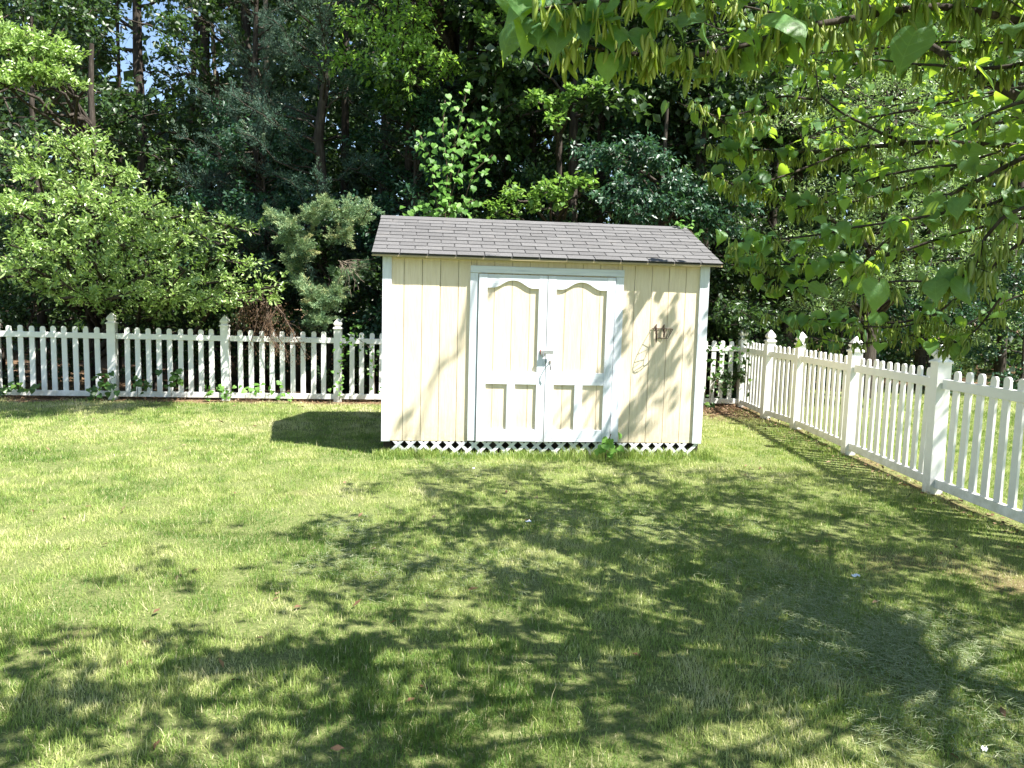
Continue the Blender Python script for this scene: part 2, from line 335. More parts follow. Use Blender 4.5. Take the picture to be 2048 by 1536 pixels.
def lawn():
    Vs, Fs, Ts = [], [], []; off = 0
    bands = [  # y0,y1,xl,xr(slope), density, width, height, seg
        (1.9, 3.6, 17500, .0030, .032, 2), (3.6, 5.2, 11500, .0042, .032, 1), (5.2, 7.2, 7700, .0048, .032, 1),
        (7.2, 9.6, 5200, .0068, .034, 1), (9.6, 13.6, 2900, .0090, .034, 1), (13.6, 21, 500, .020, .04, 1)]
    for y0, y1, den, wd, hh, seg in bands:
        xl, xr = -(.98 * y1 + 1.6), (.98 * y1 + 1.6)
        if y0 > 13: xl = 3.5
        n = int((xr - xl) * (y1 - y0) * den)
        x = RNG.uniform(xl, xr, n); y = RNG.uniform(y0, y1, n)
        px, py, dp = project(np.stack([x, y, x * 0], -1))
        inn = (px > -60) & (px < 2110) & (py < 1600); k = inn | (RNG.random(n) < (.16 if y0 < 5 else .30))
        bm = bare_mask(x, y); k &= RNG.random(n) > bm * .93
        ins, u, v = in_shed(x, y); k &= ~ins
        # tufty density: clumps and thin spots
        cl = fbm(x, y, 31, 5.5, 2); k &= RNG.random(n) < np.clip(.25 + (cl - .25) * 2.2, .25, 1)
        x, y, bm, cl, inn = x[k], y[k], bm[k], cl[k], inn[k]; n = len(x)
        dry = fbm(x, y, 41, .8, 4); dry2 = fbm(x, y, 47, 6.0, 2)
        t = .36 + (dry - .5) * 1.5 + (dry2 - .5) * 1.0 + RNG.normal(0, .13, n)
        t += .10 * np.clip((y - 6) / 4, 0, 1) * (x < 1.5)
        t = np.where(RNG.random(n) < .07, .95, t); t += bm * .4
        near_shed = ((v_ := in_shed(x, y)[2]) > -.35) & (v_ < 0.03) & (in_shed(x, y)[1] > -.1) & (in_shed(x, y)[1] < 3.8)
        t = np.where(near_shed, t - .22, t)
        h = hh * (.55 + .9 * RNG.random(n)) * (.55 + 1.0 * cl) * np.where(near_shed, 1.4, 1.0) * np.where(RNG.random(n) < .03, 1.9, 1) * (1 - .4 * bm)
        lean = np.clip(RNG.normal(.5, .28, n), 0, .97)
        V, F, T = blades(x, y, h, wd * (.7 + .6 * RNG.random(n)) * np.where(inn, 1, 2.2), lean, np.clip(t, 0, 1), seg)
        Vs.append(V); Fs.append(F + off); Ts.append(T); off += len(V)
    me = nmesh('lawn_grass', np.concatenate(Vs), Fs, M['grass'], tint=np.concatenate(Ts))
    tag(link('lawn_grass', me), 'short mown green and straw yellow grass covering the yard', 'grass', kind='stuff')
    # tall unmown tufts along the lattice skirt and by the fence
    n = 9000; u = RNG.uniform(-.1, 3.8, n); v = -np.abs(RNG.normal(0, .09, n)) - .015
    dens = fbm(u, v * 0, 61, 2.3, 2); k = RNG.random(n) < np.clip((dens - .36) * 2.2, .05, .8); u, v = u[k], v[k]; n = len(u)
    x = SHED[0] + u * math.cos(YAW) - v * math.sin(YAW); y = SHED[1] + u * math.sin(YAW) + v * math.cos(YAW)
    h = (.035 + .06 * RNG.random(n)) * (1 + .5 * (u > 2.0)) * np.clip(.5 + dens[k] * 1.1, .5, 1.3)
    V, F, T = blades(x, y, h, .006 + 0 * u, np.clip(RNG.normal(.4, .2, n), 0, .9), np.clip(RNG.normal(.36, .18, n), 0, 1), 2)
    tag(link('tall_grass', nmesh('tall_grass', V, F, M['grass'], tint=T)), 'taller pale green grass growing against the shed lattice', 'grass', kind='stuff')
lawn()

def clippings():
    # mown hay lying in matted swaths, mostly towards the right foreground
    P = []
    swaths = [((1230, 1110), (1560, 1060), 500), ((1450, 1130), (1720, 1210), 1300), ((1500, 1210), (1840, 1300), 2400), ((1560, 1290), (1880, 1370), 1700), ((1750, 1250), (2000, 1320), 900),
              ((620, 1120), (860, 1150), 700), ((900, 1130), (1100, 1170), 500), ((820, 950), (1050, 935), 600), ((1080, 1060), (1330, 1030), 600), ((640, 1070), (760, 1060), 400), ((1780, 1350), (2040, 1400), 900), ((1700, 1450), (2040, 1500), 700)]
    for a, b, n in swaths:
        A, B = gnd(*a), gnd(*b); t = RNG.random(n)[:, None]
        L = np.linalg.norm(B - A); d = (B - A) / L; nn = np.array([-d[1], d[0], 0])
        t = RNG.random(n)[:, None]; c = A + (B - A) * t + nn * (np.sin(t * 9 + a[0]) * .10 + RNG.normal(0, .22, (n, 1)))
        ang = math.atan2(d[1], d[0]) + RNG.normal(0, .8, n)
        P.append(np.column_stack([c[:, 0], c[:, 1], ang]))
    P = np.concatenate(P); n = len(P); x, y, a = P.T; z = ground_h(x, y) + .022 + .024 * RNG.random(n)
    L = .03 + .06 * RNG.random(n); wd = .0011 + .0003 * y * .3
    dx, dy = np.cos(a), np.sin(a); dz = RNG.normal(0, .12, n)
    p0 = np.stack([x - dx * L / 2 - dy * wd, y - dy * L / 2 + dx * wd, z], -1); p1 = np.stack([x - dx * L / 2 + dy * wd, y - dy * L / 2 - dx * wd, z], -1)
    p2 = np.stack([x + dx * L / 2, y + dy * L / 2, z + dz * L], -1)
    V = np.stack([p0, p1, p2], 1).reshape(-1, 3)
    tag(link('grass_clippings', nmesh('grass_clippings', V, np.arange(3 * n).reshape(-1, 3), M['clip'], tint=np.repeat(RNG.random(n), 3))),
        'pale matted swaths of cut grass lying on the lawn', 'grass clippings', kind='stuff')
    # dead leaves under the fences
    n = 2600; t = RNG.random(n); s = RNG.random(n) < .72
    bx = BACK0[0] + (BACK1[0] - BACK0[0]) * t; by = BACK0[1] + (BACK1[1] - BACK0[1]) * t + RNG.normal(.05, .35, n)
    x = np.where(s, bx, 4.1 + RNG.normal(0, .18, n)); y = np.where(s, by, RNG.uniform(4, 13, n))
    q_ = RNG.random(n) < .055; x = np.where(q_, RNG.uniform(-6, 4, n), x); y = np.where(q_, RNG.uniform(2.4, 10, n), y)
    c = (RNG.random(n) < .25) & ~q_; x = np.where(c, 3.5 + RNG.normal(0, .4, n), x); y = np.where(c, 12.6 + RNG.normal(0, .45, n), y)
    z = ground_h(x, y) + .012 + .012 * RNG.random(n)
    A = RNG.normal(0, 1, (n, 3)); A[:, 2] *= .25
    V, F, T = leaf_quads(np.stack([x, y, z], -1), A, np.array([0, 0, 1.0]) + RNG.normal(0, .3, (n, 3)), .045 + .03 * RNG.random(n), .025, RNG.random(n), .5, .1)
    tag(link('dead_leaves', nmesh('dead_leaves', V, F, M['dry'], tint=T)), 'brown dead leaves scattered along the foot of the fences', 'dead leaves', kind='stuff')

def leaf_quads(P, A, Nn, L, W, tint, wide=.5, fold=.12):
    """folded kite leaves"""
    n = len(P); L = np.broadcast_to(np.asarray(L, float), (n,)); W = np.broadcast_to(np.asarray(W, float), (n,))
    A = A / (np.linalg.norm(A, axis=1, keepdims=True) + 1e-9)
    Sd = np.cross(A, Nn); Sd /= np.linalg.norm(Sd, axis=1, keepdims=True) + 1e-9; Nn = np.cross(Sd, A)
    m = P + A * (L * wide)[:, None]
    v0 = P; v1 = m + Sd * (W / 2)[:, None] + Nn * (W * fold)[:, None]; v2 = P + A * L[:, None] - Nn * (L * .08)[:, None]; v3 = m - Sd * (W / 2)[:, None] + Nn * (W * fold)[:, None]
    V = np.stack([v0, v1, v2, v3], 1).reshape(-1, 3); i = np.arange(n)[:, None] * 4
    return V, np.concatenate([i + np.array([[0, 1, 2]]), i + np.array([[0, 2, 3]])], 0), np.repeat(np.clip(tint, 0, 1), 4)
clippings()

# ------------------------------------------------------------------ shed
def build_shed():
    T = empty('garden_shed', (SHED[0], SHED[1], 0), YAW)
    tag(T, 'pale yellow wooden garden shed with white trimmed double doors and grey shingled roof', 'shed')
    Wd, D, Z0, ZT = 3.64, 2.44, .155, 2.20
    sd, tr, th = M['siding'], M['trim'], M['trim_h']
    def boards(x0, x1, z0, z1, y0, y1, grooves, name='siding_board'):
        xs = [x0] + [g for g in grooves if x0 + .012 < g < x1 - .012] + [x1]
        for a, b in zip(xs[:-1], xs[1:]):
            MB().box(a + .0028, b - .0028, y0, y1, z0, z1, .0022).build(name, sd, T)
    G = [.21 + .1985 * k for k in range(-1, 18)]
    # dark backing behind the grooves
    MB().box(.03, Wd - .03, .018, .03, Z0 + .01, 2.19).build('wall_frame', M['roofwood'], T)
    boards(.06, .945, Z0, 2.19, 0, .016, G)
    boards(2.64, 3.56, Z0, 2.19, 0, .016, G)
    boards(.945, 2.64, 2.03, 2.19, 0, .016, [g for g in G])
    # sides and back
    for x0, x1 in ((0.0, .016), (Wd - .016, Wd)):
        for k in range(12):
            a = .02 + k * .2; MB().box(x0, x1, a + .003, a + .197, Z0, ZT, .002).build('siding_board', sd, T)
    for k in range(18):
        a = .02 + k * .2; MB().box(a + .003, a + .197, D - .016, D, Z0, ZT, .002).build('siding_board', sd, T)
    for x0, x1 in ((.0, .02), (Wd - .02, Wd)):
        MB().prism([(0, 0), (0, 0)], 0, 0) if False else None
        m = MB(); V = [(x, y, z) for x in (x0, x1) for y, z in ((.02, ZT), (D - .02, ZT), (D / 2, ZT + .5))]
        m.add(V, [(0, 1, 2), (5, 4, 3), (0, 3, 4, 1), (1, 4, 5, 2), (2, 5, 3, 0)]); m.build('gable', sd, T)
    MB().box(.02, Wd - .02, .04, D - .02, Z0, Z0 + .03).build('floor', M['dark'], T)
    # corner trims
    MB().box(-.022, .075, -.022, -.002, Z0 - .005, 2.195, .003).build('corner_trim', tr, T)
    MB().box(Wd - .095, Wd + .012, -.022, -.002, Z0 - .005, 2.195, .003).build('corner_trim', tr, T)
    MB().box(-.022, -.002, 0, .09, Z0 - .005, 2.195, .003).build('corner_trim', tr, T)
    MB().box(Wd + .002, Wd + .02, 0, .09, Z0 - .005, 2.195, .003).build('corner_trim', tr, T)
    MB().box(.08, 3.54, -.012, -.001, 2.172, 2.192).build('frieze_board', sd, T)
    # door frame
    MB().box(.935, 2.66, -.034, -.001, 2.042, 2.118, .003).build('door_header', th, T)
    MB().box(.935, 1.022, -.026, -.001, .165, 2.039, .003).build('door_jamb', tr, T)
    MB().box(2.572, 2.66, -.026, -.001, .165, 2.039, .003).build('door_jamb', tr, T)
    # doors
    for di, (a, b) in enumerate(((1.030, 1.792), (1.800, 2.562))):
        dr = empty('door', (0, 0, 0)); dr.parent = T
        yb = -.004
        gs = [g + (.0 if di == 0 else .0) for g in G]
        xs = [a + .005] + [g for g in gs if a + .06 < g < b - .06] + [b - .005]
        for p, q in zip(xs[:-1], xs[1:]):
            MB().box(p + .0025, q - .0025, yb - .012, yb, .17, 2.00, .002).build('door_board', sd, dr)
        MB().box(a + .01, b - .01, .0, .012, .17, 2.03).build('door_backing', M['roofwood'], dr)
        y0, y1 = -.040, -.017; sw = .094
        MB().box(a, a + sw, y0, y1, .158, 2.030, .003).build('stile', tr, dr)
        MB().box(b - sw, b, y0, y1, .158, 2.030, .003).build('stile', tr, dr)
        xa, xb = a + sw + .002, b - sw - .002; cx = (xa + xb) / 2; hw = (xb - xa) / 2
        y0 += .002
        MB().box(xa, xb, y0, y1, .162, .300, .003).build('bottom_rail', th, dr)
        MB().box(xa, xb, y0, y1, .812, .952, .003).build('lock_rail', th, dr)
        MB().box(cx - .045, cx + .045, y0, y1, .302, .810, .003).build('mullion', tr, dr)
        # arched top rail: flat shoulders, ogee up to a centre arch
        pts = []
        for i in range(25):
            t = -1 + 2 * i / 24; k = abs(t)
            if k > .78: z = 1.882
            else: z = 1.882 + .085 * (0.5 + .5 * math.cos(math.pi * (k / .78) ** 1.15))
            pts.append((cx + t * hw, z))
        m = MB()
        n = len(pts); V = [(x, yy, z) for yy in (y0, y1) for x, z in pts] + [(x, yy, 2.028) for yy in (y0, y1) for x, z in pts]
        F = []
        for i in range(n - 1):
            F += [(i, i + 1, 2 * n + i + 1, 2 * n + i), (n + i + 1, n + i, 3 * n + i, 3 * n + i + 1), (i + 1, i, n + i, n + i + 1), (2 * n + i, 2 * n + i + 1, 3 * n + i + 1, 3 * n + i)]
        F += [(0, 2 * n, 3 * n, n), (n - 1, 2 * n - 1, 4 * n - 1, 3 * n - 1)]
        m.add(V, F); m.build('arched_rail', th, dr)
        dr['label'] = 'left shed door' if di == 0 else 'right shed door'
        if di == 0:
            m = MB(); m.box(1.728, 1.748, -.052, -.042, 1.155, 1.205); m.build('hasp_hinge', M['redtag'], dr)
            m = MB(); m.box(1.738, 1.776, -.060, -.044, 1.135, 1.200, .003); m.build('staple_plate', M['steel'], dr)
        else:
            hp = MB().box(1.768, 1.872, -.098, -.078, 1.165, 1.210, .005).build('padlock', M['steel'], dr)
            MB().tube([(1.780, -.085, 1.168), (1.775, -.08, 1.135), (1.765, -.07, 1.135), (1.762, -.06, 1.170)], .006, 6).build('shackle', M['steel'], hp, True)
            pp = [(1.845, -.045, 1.070), (1.840, -.075, 1.085), (1.835, -.105, 1.07), (1.838, -.11, 1.03), (1.848, -.105, .985)]
            MB().tube(pp, .0055, 6).build('pull_handle', M['rust'], dr, True)
            MB().box(1.835, 1.855, -.046, -.040, 1.055, 1.085).build('handle_plate', M['steel'], dr)
    # roof
    sl = (2.758 - 2.215) / (D / 2 + .115); ang = math.atan(sl)
    ex0, ex1 = -.135, Wd + .125
    ye, ze = -.115, 2.195
    Ls = math.hypot(D / 2 - ye, (D / 2 - ye) * sl)
    for side in (0, 1):
        m = MB(); y1 = D / 2
        V = []
        for x in (ex0 + .012, ex1 - .012):
            for (yy, zz) in ((ye + .012, ze), (y1, ze + (y1 - ye) * sl), (y1, ze + (y1 - ye) * sl + .016), (ye + .012, ze + .016)):
                V.append((x, yy if side == 0 else D - yy, zz))
        m.add(V, [(0, 1, 2, 3), (7, 6, 5, 4), (0, 4, 5, 1), (1, 5, 6, 2), (2, 6, 7, 3), (3, 7, 4, 0)]); m.build('roof_deck', M['shingle'], T)
    rows = 11; ex = Ls / rows
    rr = random.Random(3)
    stuff = MB()
    def tab(mb, x0, x1, s0, s1, lift, back=False):
        # s measured up the slope from the eave
        V = []
        for s_, t_ in ((s0, lift + .006), (s1, lift - .002)):
            for x in (x0, x1):
                for th_ in (0, .0055):
                    yy = ye + s_ * math.cos(ang); zz = ze + .019 + s_ * math.sin(ang)
                    yy -= math.sin(ang) * (t_ + th_); zz += math.cos(ang) * (t_ + th_)
                    V.append((x, D - yy if back else yy, zz))
        mb.add(V, [(0, 2, 3, 1), (4, 5, 7, 6), (1, 3, 7, 5), (0, 4, 6, 2), (0, 1, 5, 4), (2, 6, 7, 3)])
    for r in range(rows):
        off = (r % 2) * .152 + (r // 2 % 2) * .02; s0 = r * ex - (.008 if r == 0 else 0); s1 = min((r + 1) * ex + .03, Ls)
        x = ex0 - off
        while x < ex1:
            a, b = max(x, ex0), min(x + .303, ex1)
            if b - a > .02:
                m = MB(); j = rr.uniform(-.0025, .0025)
                tab(m, a + .0035, b - .0035, s0 + j, s1, rr.uniform(0, .0018)); m.build('shingle', M['shingle'], T)
                tab(stuff, a + .003, b - .003, s0, s1, 0, True)
            x += .305
    o = stuff.build('back_shingles', M['shingle'], T); o['kind'] = 'stuff'
    yr, zr = D / 2, ze + .019 + (D / 2 - ye) * sl
    x = ex0
    while x < ex1 - .02:
        b = min(x + .32, ex1); m = MB(); h0 = rr.uniform(.006, .010)
        V = [(xx, yr + dy, zr + dz + h0) for xx in (x, b - .004) for dy, dz in ((-.12, -.12 * sl + .004), (0, .006), (.12, -.12 * sl + .004), (.12, -.12 * sl - .002), (0, 0), (-.12, -.12 * sl - .002))]
        m.add(V, [(0, 1, 7, 6), (1, 2, 8, 7), (2, 3, 9, 8), (3, 4, 10, 9), (4, 5, 11, 10), (5, 0, 6, 11), (5, 4, 1, 0), (4, 3, 2, 1), (6, 7, 10, 11), (7, 8, 9, 10)]); m.build('ridge_shingle', M['shingle'], T)
        x += .14 if False else .31
    MB().box(ex0 + .004, ex1 - .004, ye + .004, ye + .011, ze - .014, ze + .004).build('drip_edge', M['roofwood'], T)
    # lattice skirt
    la = empty('lattice_skirt', (0, 0, 0)); la.parent = T
    p = .142; zb, zt = -.03, .150; sw = .034
    for dirn, yy in ((1, -.006), (-1, .002)):
        for k in range(-2, 28):
            x0 = .02 + k * p
            pts = [(x0 - sw / 1.41 * 1.0, zb), (x0 + sw / 1.41, zb), (x0 + sw / 1.41 + dirn * (zt - zb), zt), (x0 - sw / 1.41 + dirn * (zt - zb), zt)]
            if min(q[0] for q in pts) < -.02 or max(q[0] for q in pts) > Wd + .02: continue
            MB().prism(pts, yy, yy + .006).build('lattice_slat', M['lattice'], la)
    for x in (.0, 1.2, 2.4, 3.55):
        MB().box(x, x + .09, .05, .14, -.05, .15).build('skid_block', M['dark'], T)
    MB().box(.02, Wd - .02, .22, .24, -.05, .15).build('skid', M['dark'], T)
    # wire basket on the wall
    B = empty('wire_basket', (SHED[0], SHED[1], 0), YAW)
    tag(B, 'small rusty wire basket hung on the yellow wall right of the shed doors', 'wire basket')
    r = .0032; cx = 3.125; zt_, zb_ = 1.475, 1.367; dep = .19
    def half(hw, d, z, n=13): return [(cx + hw * math.cos(math.pi * i / (n - 1)), -.006 - d * math.sin(math.pi * i / (n - 1)) ** .8, z) for i in range(n)]
    rim = half(.114, dep, zt_); low = half(.066, dep * .62, zb_)
    MB().tube(rim, r * 1.25, 5).build('rim_wire', M['rust'], B, True)
    MB().tube(low, r * 1.1, 5).build('base_wire', M['rust'], B, True)
    MB().tube([(cx - .114, -.008, zt_), (cx + .114, -.008, zt_)], r * 1.2, 5).build('back_wire', M['rust'], B, True)
    MB().tube([(cx - .066, -.008, zb_), (cx + .066, -.008, zb_)], r * 1.2, 5).build('back_wire', M['rust'], B, True)
    for i in range(12):
        a, b = rim[i], low[i + (1 if i % 2 == 0 else 0)]; a2 = rim[i + 1]
        MB().tube([a, b, a2] if i % 2 == 0 else [a, b], r * .8, 4).build('rib_wire', M['rust'], B)
    for dx in (-.045, .045):
        MB().tube([(cx - .02 + dx, -.012, zt_ + .045), (cx - .02 + dx - .012, -.022, zt_ + .02), (cx - .02 + dx, -.028, zt_ - .04), (cx - .02 + dx + .004, -.018, zb_ - (.05 if dx < 0 else -.01))], [.007, .013, .012, .006], 6).build('hook_bar', M['rust'], B, True)
build_shed()

# ------------------------------------------------------------------ picket fences
PK_TOP = 1.19
def picket_mesh():
    w_ = .04; pts = [(-w_, .075), (w_, .075), (w_, PK_TOP - .035), (w_ * .82, PK_TOP - .012), (w_ * .42, PK_TOP), (-w_ * .42, PK_TOP), (-w_ * .82, PK_TOP - .012), (-w_, PK_TOP - .035)]
    return MB().prism(pts, -.011, .011).mesh('picket', M['vinyl'])
def post_mesh(): return MB().box(-.064, .064, -.064, .064, -.05, 1.255, .004).mesh('post', M['vinyl'])
def cap_mesh():
    prof = [(.078, 1.245), (.078, 1.262), (.066, 1.272), (.050, 1.280), (.044, 1.292), (.052, 1.304), (.064, 1.318), (.066, 1.334), (.058, 1.356), (.040, 1.384), (.020, 1.412), (.003, 1.432)]
    m = MB(); V = []; F = []
    for r_, z in prof: V += [(-r_, -r_, z), (r_, -r_, z), (r_, r_, z), (-r_, r_, z)]
    F.append((3, 2, 1, 0)); F.append(tuple(range(len(V) - 4, len(V))))
    for k in range(len(prof) - 1):
        for j in range(4):
            a = 4 * k + j; c = 4 * k + (j + 1) % 4; F.append((a, c, c + 4, a + 4))
    return m.add(V, F).mesh('post_cap', M['vinyl'])
PKM, PSM, CPM = picket_mesh(), post_mesh(), cap_mesh()
def fence(name, pts, label, first_post=True, npk=None):
    p0 = pts[0]; T = empty(name, (p0[0], p0[1], 0)); tag(T, label, 'fence')
    rr = random.Random(len(pts))
    def loc(x, y, z=0): return (x - p0[0], y - p0[1], z)
    for i, p in enumerate(pts):
        a = pts[max(i - 1, 0)]; b = pts[min(i + 1, len(pts) - 1)]; rz = math.atan2(b[1] - a[1], b[0] - a[0])
        if i > 0 or first_post:
            po = link('post', PSM, T, loc(p[0], p[1]), (rr.uniform(-.008, .008), rr.uniform(-.012, .008), rz))
            link('post_cap', CPM, po)
    for i in range(len(pts) - 1):
        a, b = Vector(pts[i]), Vector(pts[i + 1]); L = (b - a).length; d = (b - a) / L; rz = math.atan2(d.y, d.x)
        for z0, z1 in ((1.003, 1.093), (.052, .140)):
            m = MB().box(.066, L - .066, -.026, .026, z0, z1, .003)
            m.build('rail', M['vinyl'], T, loc=loc(a.x, a.y, rr.uniform(-.006, .006)), rot=(0, 0, rz))
        n = max(1, round((L - .13) / .168) - 1) if npk is None else npk[i]
        for k in range(n):
            s = .065 + (L - .13) * (k + 1) / (n + 1)
            q = a + d * s
            link('picket', PKM, T, loc(q.x + rr.uniform(-.003, .003), q.y, rr.uniform(-.008, .006)), (rr.uniform(-.004, .004), rr.uniform(-.006, .006), rz))
bd = (BACK1 - BACK0) / np.linalg.norm(BACK1 - BACK0)
def bpt(x): return (x, float(BACK0[1] + (x - BACK0[0]) * bd[1] / bd[0]))
fence('picket_fence', [bpt(x) for x in (-10.2, -8.38, -6.58, -4.79, -2.97, -1.18, .62, 2.40)] + [(4.17, 13.38)], 'white vinyl picket fence across the back of the yard behind the shed')
fence('picket_fence', [(4.17, 13.38), (4.13, 11.93), (4.22, 10.87), (4.15, 8.98), (4.09, 7.03), (4.14, 5.2), (4.12, 3.35), (4.12, 1.5)], 'white vinyl picket fence running along the right side of the yard', first_post=False)

# ------------------------------------------------------------------ trees
class Grow:
    def __init__(s, seed): s.r = np.random.default_rng(seed); s.tubes = []; s.subs = []
    def bough(s, a, b, r0, sag=.1, nsub=14, sublen=.5, t0=.3, flat=.5, up=.1, tube=True, twig_r=.3):
        r = s.r; a = np.array(a, float); b = np.array(b, float); L = np.linalg.norm(b - a); n = 7; t = np.linspace(0, 1, n)[:, None]
        wob = r.normal(0, L * .035, (n, 3)); wob[0] = wob[-1] = 0
        P = a + (b - a) * t + wob; P[:, 2] += np.sin(t[:, 0] * np.pi) * L * sag
        if tube: s.tubes.append((P, r0 * (1 - .85 * t[:, 0]) + .004, 5))
        D = (b - a) / (L + 1e-9)
        ts = t0 + (1 - t0) * r.random(nsub) ** .8
        for k in range(nsub):
            x = ts[k] * (n - 1); i = min(int(x), n - 2); p = P[i] + (P[i + 1] - P[i]) * (x - i)
            v = r.normal(0, 1, 3); v[2] = v[2] * flat + up; v /= np.linalg.norm(v) + 1e-9
            v = v + D * .9; v /= np.linalg.norm(v)
            l = sublen * (.5 + .8 * r.random()) * (1.15 - .4 * ts[k])
            s.subs.append((p, v, l))
        return P
    def twigs(s, bend=-.1, r0=.0045, k=3):
        for p, v, l in s.subs:
            P = np.array([p, p + v * l * .5 + [0, 0, l * .03], p + v * l + [0, 0, l * bend]]); s.tubes.append((P, np.array([r0, r0 * .7, r0 * .3]), k))
    def leafpos(s, per, bend=-.1, spread=.06, tipbias=1.0):
        r = s.r; S_ = s.subs; n = len(S_)
        p = np.array([x[0] for x in S_]); v = np.array([x[1] for x in S_]); l = np.array([x[2] for x in S_])
        idx = np.repeat(np.arange(n), per); t = r.random(len(idx)) ** (1 / (1 + tipbias))
        q = p[idx] + v[idx] * (l[idx] * t)[:, None]; q[:, 2] += l[idx] * bend * t * t
        q += r.normal(0, 1, q.shape) * (spread * (.4 + l[idx]))[:, None]
        return q, v[idx], idx, t
    def wood(s, name, mat, parent):
        Vs, Fs, o = [], [], 0
        for P, R, k in s.tubes:
            V, F = tube_arrays(P, R, k); Vs.append(V); Fs.append(F + o); o += len(V)
        if not Vs: return None
        return link(name, nmesh(name, np.concatenate(Vs), np.concatenate(Fs), mat, True), parent)

def foliage(g, per, L, W, name, mat, parent, tint0=.4, tvar=.22, droop=.2, updir=.8, wide=.5, bend=-.1, spread=.06, tipbias=1.0, jit=.7, fold=.12, cull=None, subtint=.18):
    r = g.r; q, v, idx, t = g.leafpos(per, bend, spread, tipbias)
    st = r.normal(0, subtint, len(g.subs))[idx]
    A = v * .8 + r.normal(0, jit, q.shape); A[:, 2] -= droop
    Nn = r.normal(0, .55, q.shape) + np.array([.15, -.25, updir])
    tint = tint0 + st + r.normal(0, tvar, len(q)) + (t - .6) * .2
    if cull is not None:
        k = ~cull(q); q, A, Nn, tint = q[k], A[k], Nn[k], tint[k]
    n = len(q)
    V, F, T = leaf_quads(q, A, Nn, L * (.6 + .7 * r.random(n)), W * (.7 + .6 * r.random(n)), tint, wide, fold)
    return link(name, nmesh(name, V, F, mat, tint=T), parent)

def trunk(g, base, top, r0, r1, n=9, wob=.04):
    b = np.array(base, float); t = np.array(top, float); s = np.linspace(0, 1, n)[:, None]
    P = b + (t - b) * s + g.r.normal(0, wob, (n, 3)) * (s * (1 - s) * 4); R = r0 + (r1 - r0) * s[:, 0]; R[0] *= 1.25
    g.tubes.append((P, R, 9)); return P
def interp(P, t):
    x = t * (len(P) - 1); i = min(int(x), len(P) - 2); return P[i] + (P[i + 1] - P[i]) * (x - i)

def auto_tree(seed, name, label, base, H, r0, nl, h0, h1, reach, elev, nsub, sublen, per, L, W, mat, cat='tree', bark='bark', droop=.2, lean=(0, 0), shape=None, azr=None, wide=.5, spread=.07, tint0=.4, flat=.5, cull=None, updir=.8, group=None, twg=True, t0=.25):
    g = Grow(seed); r = g.r; T = empty(name, (base[0], base[1], 0)); tag(T, label, cat, group)
    P = trunk(g, (0, 0, -.1), (lean[0], lean[1], H), r0, r0 * .25)
    for k in range(nl):
        f = (k + r.random()) / nl; hz = h0 + (h1 - h0) * f; p = interp(P, min(hz / H, .99))
        az = r.random() * 2 * np.pi if azr is None else r.uniform(*azr)
        e = elev[0] + (elev[1] - elev[0]) * f + r.normal(0, .12)
        R_ = reach * (shape(f) if shape else math.sin(.35 + 2.3 * f)) * r.uniform(.75, 1.15)
        d = np.array([math.cos(az) * math.cos(e), math.sin(az) * math.cos(e), math.sin(e)])
        g.bough(p, p + d * R_, max(.012, r0 * .3 * (1 - .6 * f)), .06, nsub, sublen, t0=t0, flat=flat)
    if twg: g.twigs()
    g.wood('trunk', M[bark], T)
    b = np.array([base[0], base[1], 0])
    foliage(g, per, L, W, 'crown', M[mat], T, droop=droop, wide=wide, spread=spread, tint0=tint0, cull=(lambda q: cull(q + b)) if cull else None, updir=updir)
    return T

def tip_tree(seed, name, label, base, H, r0, tips, nsub, sublen, per, L, W, mat, bark='bark', join=.75, extra=0, **fk):
    """tree whose boughs reach given points in space"""
    g = Grow(seed); r = g.r; T = empty(name, (base[0], base[1], 0)); tag(T, label, 'tree')
    b = np.array([base[0], base[1], 0]); P = trunk(g, (0, 0, -.1), (.2, -.1, H), r0, r0 * .3)
    sag = fk.pop('sag', .10); flat = fk.pop('flat', .45); t0 = fk.pop('t0', .35)
    for q in tips:
        tt = q[3] if len(q) > 3 else t0; q = np.array(q[:3], float) - b; dist = np.hypot(q[0], q[1]); hz = np.clip(q[2] - dist * .35 * join, .4, H * .97)
        a = interp(P, hz / H); g.bough(a, q, max(.012, .012 * dist + .01), sag, nsub, sublen, t0=tt, flat=flat)
    g.twigs(); g.wood('trunk', M[bark], T)
    cu = fk.pop('cull', None)
    foliage(g, per, L, W, 'crown', M[mat], T, cull=(lambda q: cu(q + b)) if cu else None, **fk)
    return T

